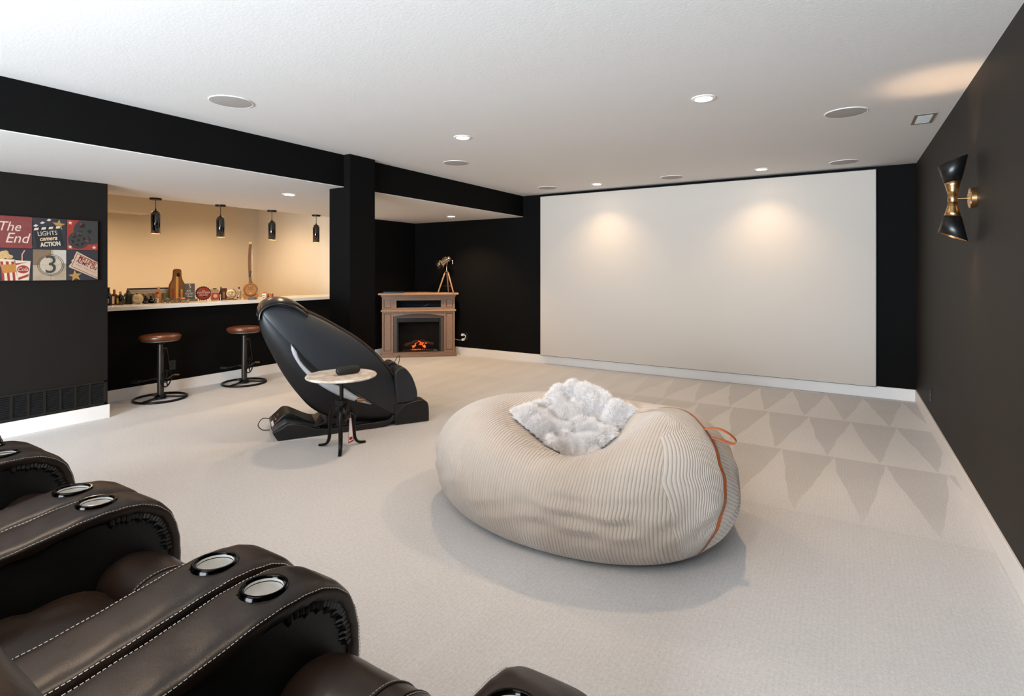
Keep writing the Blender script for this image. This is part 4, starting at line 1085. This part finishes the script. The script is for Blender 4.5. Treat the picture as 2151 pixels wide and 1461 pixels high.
bottle(240,-7.31,.180,.054,'square amber bottle with orange cap and white label',[(1,.0),(1,.62),(.80,.68),(.40,.72),(.36,.78),(.36,.98)],G_AM,(.74,1.0,.44),OR,square=True,lab=(.08,.56,1,LBW,1))
bottle(253,-7.24,.155,.072,'squat dark green bottle with gold cap and gold label',[(.9,.0),(1,.25),(1,.52),(.8,.68),(.34,.78),(.30,.99)],G_DK,(.82,1.0,.34),LBG,lab=(.12,.52,1.015,LBG,.5))
b4 = bottle(269,-7.31,.176,.088,'matte black jug bottle with white cross and cork',[(1,.0),(1,.55),(.92,.68),(.55,.78),(.42,.82),(.42,.90)],pm('matte_black_bottle','#131212',.55),(.90,1.0,.36),col('cork','#7a5a3c'))
for a in (.8,-.8): MB().obox(Matrix.Translation((-.012,-.0475,.078)) @ Matrix.Rotation(-.25,4,'Z') @ Matrix.Rotation(a,4,'Y'), .042, .0016, .008).build('painted_cross', LBW, b4)
MB().obox(Matrix.Translation((-.008,-.0478,.040)), .022, .0016, .005).build('painted_bar', LBW, b4)
# round flask
r = thing('round_flask', 'round clear glass flask with big cream disc label', 'bottle', at(289.5,-7.20), YAW)
fm = frame_M((0,0,.064), (0,-1,0)); 
MB().lathe([(.0001,-.030),(.045,-.028),(.060,-.014),(.063,0),(.060,.014),(.045,.028),(.0001,.030)], 36, fm).build('body', pm('pale_flask_glass','#b9a887',.1,coat=.5), r)
MB().lathe([(.0001,.0315),(.040,.0315),(.043,.028)], 36, fm).build('disc_label', col('flask_label','#d8c9a2'), r)
MB().lathe([(.034,.0322),(.036,.0322)], 36, fm).build('label_ring', LN, r); text('lettering','OLD',.018,LN,r,(0,-.0322,.068),(PI/2,0,0))
MB().lathe([(.0001,.146),(.012,.146),(.014,.140),(.014,.134),(.019,.130),(.019,.124)], 18).build('stopper', LBG, r); MB().cyl((0,0,.118),(0,0,.128),.020).build('neck', BKC, r)
# two black novelty decanters
for u, w, h, lb in ((306,.060,.125,'black faceted decanter beside the round flask'), (320,.078,.095,'low black ship-shaped decanter beside the red-label whisky')):
    r = thing('black_decanter', lb, 'decanter', at(u,-7.22), YAW)
    if u == 306:
        MB().lathe([(.0001,0),(w/2,0),(w*.55,h*.3),(w*.42,h*.55),(w*.2,h*.68),(w*.18,h*.8)], 8).build('body', G_BK, r, sharp=15)
        MB().sphere((0,0,h*.9), (.018,.018,.018), 12, 8).build('stopper', col('stopper_grey','#8a7b68',.3), r)
    else:
        MB().prism([(-w*.55,.012),(-w*.45,0),(w*.45,0),(w*.6,.05),(w*.5,.055),(w*.42,.045),(.01,.060),(-w*.3,.055),(-w*.5,.045)], 'y', -.022, .022).build('body', G_BK, r, bevel=.006)
        MB().cyl((-.018,0,.055),(-.018,0,h),.011,.009,14).build('neck', G_BK, r); MB().box(-.01,.028,-.0232,-.022,.030,.040).build('maker_plate', LBS, r)
bt = bottle(333,-7.23,.205,.060,'whisky bottle with slanted red label and clear stopper',[(1,.0),(1,.60),(.75,.70),(.40,.76),(.36,.90)],G_WH,(.86,1.0,.42),col('pale_cap','#c7a183',.3),lab=(.05,.30,1.02,LBW,.9))
b = MB(); b.grid(lambda i,j: (.0308*math.sin(-1+2*i/10-.2), -.0308*math.cos(-1+2*i/10-.2), .100+.030*j+.016*(i/10)), 11, 2); b.build('red_label', col('label_red','#b22718'), bt)
# shot glasses
sg = [(342,-7.12,'#8d7b62',None,'small shot glass next to the red-label whisky'),(352,-7.12,'#9a8a6a','#1f6d5c','shot glass with a teal top'),(362,-7.10,'#a89478',None,'clear shot glass before the bottle-shaped board, left one'),
      (370,-7.08,'#a08c70',None,'clear shot glass before the bottle-shaped board, middle one'),(377,-7.14,'#9b8468','#6b2f2a','shot glass with a dark red top'),(385,-7.07,'#8f9a80','#c8642a','shot glass with an orange top'),(394,-7.06,'#b0a48e',None,'pale shot glass before the slate sign')]
for u, x, c, top, lb in sg:
    r = thing('shot_glass', lb, 'glass', at(u,x), YAW, group='shot glasses on the bar')
    MB().lathe([(.0001,0),(.018,0),(.019,.004),(.023,.055),(.0215,.055),(.017,.012),(.0001,.010)], 22).build('glass', G_CL, r)
    MB().lathe([(.0185,.010),(.0210,.034)], 22).build('printed_band', col('shot_'+c[1:],c,.3), r)
    if top: MB().lathe([(.0001,.064),(.015,.062),(.024,.052),(.024,.044),(.0235,.044)], 20).build('coloured_top', col('top_'+top[1:],top,.35), r)
# framed print standing behind the bottles
r = thing('framed_print', 'black framed landscape print standing behind the bottles', 'picture', at(315,-7.44), PI/2)
w, h = .255, .185
b = MB(); b.box(-w,-w+.016,-.012,.006,0,h).box(w-.016,w,-.012,.006,0,h).box(-w+.016,w-.016,-.012,.006,0,.016).box(-w+.016,w-.016,-.012,.006,h-.016,h); b.build('frame', BKC, r, bevel=.002)
MB().box(-w+.016,w-.016,-.003,.002,.016,h-.016).build('print', col('print_olive','#7d7460',.3,.35,14), r)
MB().box(-w+.016,w-.016,-.0045,-.003,h*.80,h-.016).build('print_sky', col('print_sky','#b9b4b0'), r); MB().box(-w+.03,w-.06,-.0052,-.0045,h*.62,h*.78).build('print_roof', col('print_roof','#a39680'), r)
for k in range(4): MB().box(-w+.06+k*.11,-w+.085+k*.11,-.0056,-.0045,h*.2,h*.60).build('print_pillar', col('print_pillar','#4f4738'), r)
MB().tube([(0,.006,h*.7),(0,.06,.002)], .005, 6).build('easel_strut', BKC, r)
# bottle-shaped board
r = thing('bottle_shaped_board', 'tall wooden board cut like a beer bottle, striped, with opener', 'sign', at(372,-7.40), PI/2)
half = [(.100,.004),(.100,.19),(.096,.22),(.080,.25),(.062,.285),(.053,.33),(.049,.385),(.050,.398),(.044,.412),(.030,.421),(.012,.424)]
out = half+[(-a,b) for a,b in reversed(half)]
MB().prism(out, 'y', -.011, .011).build('board_edge', wood('board_dark','#4a2a15','#6e4322',(10,10,3)), r, bevel=.003)
MB().prism([(a*.88,.008+b*.972) for a,b in out], 'y', -.0125, .0).build('board_face', wood('board_brown','#6d4426','#8e6238',(16,16,3)), r)
for x0, x1, z1 in ((-.022,.010,.33),(.038,.062,.16)): MB().box(x0,x1,-.0138,-.0120,.012,z1).build('light_stripe', wood('board_pale','#c08a45','#d8a65c',(16,16,3)), r)
MB().box(-.072,-.045,-.0135,-.0120,.012,.17).build('red_stripe', wood('board_red','#6b2f1d','#84402a',(16,16,3)), r)
MB().box(.014,.034,-.0135,-.0120,.012,.22).build('dark_stripe', wood('board_mid','#5b4032','#74564a',(16,16,3)), r)
b = MB(); b.torus((.008,-.016,.355), .013, .005, 'y', 20, 8); b.box(-.006,.022,-.020,-.012,.325,.345); b.build('bottle_opener', M_BMETAL, r)
MB().tube([(0,.011,.25),(0,.085,.002)], .006, 6).build('prop_strut', BKC, r)
# slate beer sign
r = thing('slate_sign', 'grey slate sign reading ICE COLD Beer', 'sign', at(398,-7.32), PI/2-.15)
MB().box(-.062,.062,-.012,.012,.002,.232).build('slate', col('slate_grey','#4f4c49',.7,.2), r, bevel=.003); MB().box(-.04,.085,-.045,.02,0,.030).build('foot_block', col('slate_foot','#6b6763',.7), r, bevel=.003)
CH_ = col('chalk','#cfc8bd')
text('lettering','ICE',.034,CH_,r,(-.012,-.0125,.135),(PI/2,0,0)); text('lettering','COLD',.034,CH_,r,(-.004,-.0125,.100),(PI/2,0,0)); text('lettering','Beer',.034,CH_,r,(.0,-.0125,.065),(PI/2,0,0),shear=.25)
MB().tube(cat([(-.005,-.0125,.17),(.012,-.0125,.19),(-.008,-.0125,.205),(.006,-.0125,.222)],5), .004, 6).build('chalk_sketch', CH_, r)
# bottle-cap sign
r = thing('bottle_cap_sign', 'round red bottle-cap sign with cream lettering', 'sign', at(427,-7.36), PI/2-.35)
cm = frame_M((0,0,.093), (0,-1,0))
n = 84; pts = [( .092+.004*math.cos(21*2*PI*k/n)) for k in range(n)]
b = MB(); b.prism([(pts[k]*math.cos(2*PI*k/n), .096+pts[k]*math.sin(2*PI*k/n)*.999) for k in range(n)], 'y', -.016, .014); b.build('crimped_rim', col('cap_rim','#3b1611',.35), r)
MB().lathe([(.0001,.022),(.06,.021),(.078,.017),(.080,.012)], 40, frame_M((0,0,.096), (0,-1,0))).build('cap_face', col('cap_red','#8c2e1f',.35), r)
for tx, z, sz in (('THE',.128,.018),('ROOT BEER',.104,.030),('ICE COLD',.072,.022)): text('lettering',tx,sz,CREAM,r,(0,-.0225,z),(PI/2,0,0),offset=.0006)
MB().sphere((.01,-.022,.055), (.014,.003,.010), 12, 8).build('cap_emblem', BKC, r)
for sx in (-.04,.04): MB().cyl((sx,.02,0),(sx,.0,.02),.005,n=8).build('stand_foot', BKC, r)
# right-hand group
r = thing('label_tin', 'tan tin with a red round label, right of the bottle-cap sign', 'tin', at(451,-7.25), PI/2-.3)
MB().box(-.042,.042,-.035,.035,0,.150).build('tin_body', col('tin_tan','#9c7c54',.4,.2), r, bevel=.006); MB().box(-.043,.043,-.0362,-.034,.012,.100).build('red_label', col('tin_red','#8f3426',.45,.2), r)
MB().lathe([(.0001,.0015),(.026,.0015),(.026,0)], 24, frame_M((0,-.036,.060),(0,-1,0))).build('round_emblem', col('tin_cream','#c98d6c'), r); MB().lathe([(.022,.150),(.024,.156),(.024,.162),(.0001,.163)], 20).build('lid', BKC, r)
bottle(464,-7.23,.180,.046,'slim dark brown beer bottle before the brown box',[(1,.0),(1,.52),(.8,.64),(.45,.76),(.36,.98)],pm('brown_beer_glass','#2a0f0a',.1,coat=.5),(.93,1.0,.42),col('cap_brown','#4a1c16'),name='beer_bottle',lab=(.16,.44,1.02,LBG,.9))
r = thing('brown_box', 'narrow brown picture box behind the slim beer bottle', 'box', at(470,-7.34), PI/2-.3)
MB().box(-.034,.034,-.03,.03,0,.158).build('carton', col('carton_brown','#5d3a25',.5,.2), r, bevel=.003); MB().box(-.020,.010,-.0312,-.03,.02,.11).build('carton_print', col('carton_print','#a98a62'), r)
r = thing('globe_decanter', 'glass globe decanter in a dark crescent stand', 'decanter', at(487,-7.22), YAW)
MB().sphere((-.012,0,.083), .060, 28, 16).build('globe', G_CL, r); MB().sphere((-.012,0,.083), (.018,.018,.02), 14, 10).build('glass_ship', col('ship','#cdbfa5'), r)
MB().tube([( -.012+.070*math.cos(a), 0, .083+.070*math.sin(a)) for a in [R_(-150+k*12) for k in range(19)]], .0055, 8).build('crescent', wood('crescent_wood','#4a2a18','#6b4326'), r)
MB().box(-.075,.06,-.035,.035,0,.012).build('base', wood('stand_wood','#4a2a18','#6b4326'), r, bevel=.003)
bottle(502,-7.26,.172,.058,'clear square-shouldered bottle with a dark cap',[(1,.0),(1,.60),(.9,.68),(.36,.74),(.32,.98)],pm('pale_spirit_glass','#b9a27c',.08,coat=.6),(.84,1.0,.36),BKC,lab=(.10,.20,1.02,BKC,.9))
# barrel with tall stave
r = thing('whisky_barrel', 'small oak whisky barrel on a cradle with a tall wooden stave', 'barrel', at(526,-7.16), YAW+R_(28))
MW = wood('barrel_oak','#8a5424','#b57a3a',(3,20,20)); MD = wood('barrel_side','#6e4420','#8f5f30',(20,3,20)); BAx = frame_M((0,-.08,.132), (0,1,0))
MB().lathe([(.072,0),(.080,.0),(.088,.03),(.094,.08),(.096,.11),(.094,.14),(.088,.19),(.080,.22),(.0001,.22)], 36, BAx).build('staves', MD, r)
MB().lathe([(.0001,.006),(.073,.006)], 36, BAx).build('barrel_head', MW, r)
for t0 in (.0,.045,.165,.205): MB().lathe([(.0825+.013*math.sin(PI*min(1,max(0,(t0+.0)/.22))),t0),(.0835+.013*math.sin(PI*(t0+.014)/.22),t0+.014)], 36, BAx).build('hoop', M_GBRASS if t0 in (0.,) else MW, r, solid=.002)
text('lettering','BREWS',.024,LN,r,(0,-.0755,.165),(PI/2,0,0)); text('lettering','BARREL',.024,LN,r,(0,-.0755,.138),(PI/2,0,0))
MB().cyl((0,-.075,.085),(0,-.105,.085),.006).build('spigot', M_WHITEP, r)
for y in (-.055,.10): MB().prism([(-.085,0),(.085,0),(.10,.065),(.075,.075),(.05,.048),(0,.036),(-.05,.048),(-.075,.075),(-.10,.065)], 'y', y-.012, y+.012).build('cradle', MW, r, bevel=.003)
MB().cyl((0,0,.222),(0,0,.250),.026,.022).build('bung_collar', MD, r)
stv = cat([(.0,0,.24),(-.010,0,.40),(-.012,0,.58),(-.004,0,.72),(.006,0,.80)],5)
b = MB(); b.grid(lambda i,j: (stv[j].x+(.017 if i in (1,2) else -.017)*(1+.15*j/len(stv)), (.008 if i in (2,3) else -.008), stv[j].z), 4, len(stv), True); b.add([(stv[-1].x+a,c,stv[-1].z) for a,c in ((-.0195,-.008),(.0195,-.008),(.0195,.008),(-.0195,.008))],[(0,1,2,3)]); b.build('tall_stave', wood('stave_wood','#6a3d18','#855122',(10,10,2)), r, sharp=50)
b = MB(); b.box(-.020,.022,-.010,.010,.775,.81); b.build('stave_tip', wood('stave_tip','#c59a50','#d8b06a'), r, bevel=.003)
for k in range(3): MB().box(-.024+.006*k,.004+.006*k,-.0105,-.008,.315+.028*k,.335+.028*k).build('burnt_mark', BKC, r)
MB().tube(cat([(.012,-.004,.30),(.028,-.002,.40),(.026,.0,.60),(.014,.0,.74)],5), .0018, 5).build('cord_strap', LBW, r)
r = thing('black_coaster_box', 'small black coaster box in front of the barrel', 'box', at(530,-6.96), YAW+.3)
MB().box(-.048,.048,-.03,.03,0,.022).build('box_body', BKC, r, bevel=.004); MB().box(-.044,.044,-.026,.026,.022,.027).build('coaster', col('coaster','#24201c',.4), r, bevel=.002)
r = thing('candy_carton', 'red and white striped popcorn carton at the end of the counter', 'carton', at(556,-7.02), YAW)
MB().prism([(-.020,0),(.020,0),(.028,.075),(-.028,.075)], 'y', -.022, .022).build('carton', LBW, r, bevel=.002)
for k in range(2): MB().obox(Matrix.Translation((0,-.0228,.022+.028*k)) @ Matrix.Rotation(-.3,4,'Y'), .040, .0012, .011).build('red_stripe', col('carton_red','#b02a1e'), r)
for k in range(7): MB().sphere((-.018+.006*k,-.006+.012*(k%2),.082+.012*math.sin(PI*k/6)), .012, 10, 7).build('popcorn_piece', col('popcorn_orange','#d06a2c',.5), r)
r = thing('toy_camera_tin', 'small red and gold round-faced tin at the end of the counter', 'tin', at(567,-7.04), YAW)
MB().box(-.042,.042,-.025,.025,0,.072).build('tin_body', col('tin_bright_red','#a8331d',.35), r, bevel=.008)
MB().lathe([(.0001,.004),(.024,.004),(.027,0)], 24, frame_M((-.004,-.025,.036),(0,-1,0))).build('gold_dial', col('dial_gold','#c08a3c',.35), r); MB().lathe([(.0001,.006),(.014,.006),(.015,.003)], 20, frame_M((-.006,-.025,.034),(0,-1,0))).build('dial_centre', BKC, r)
for k in range(4): MB().box(-.036+.02*k,-.024+.02*k,-.02,.02,.072,.080).build('top_tooth', LBW, r)
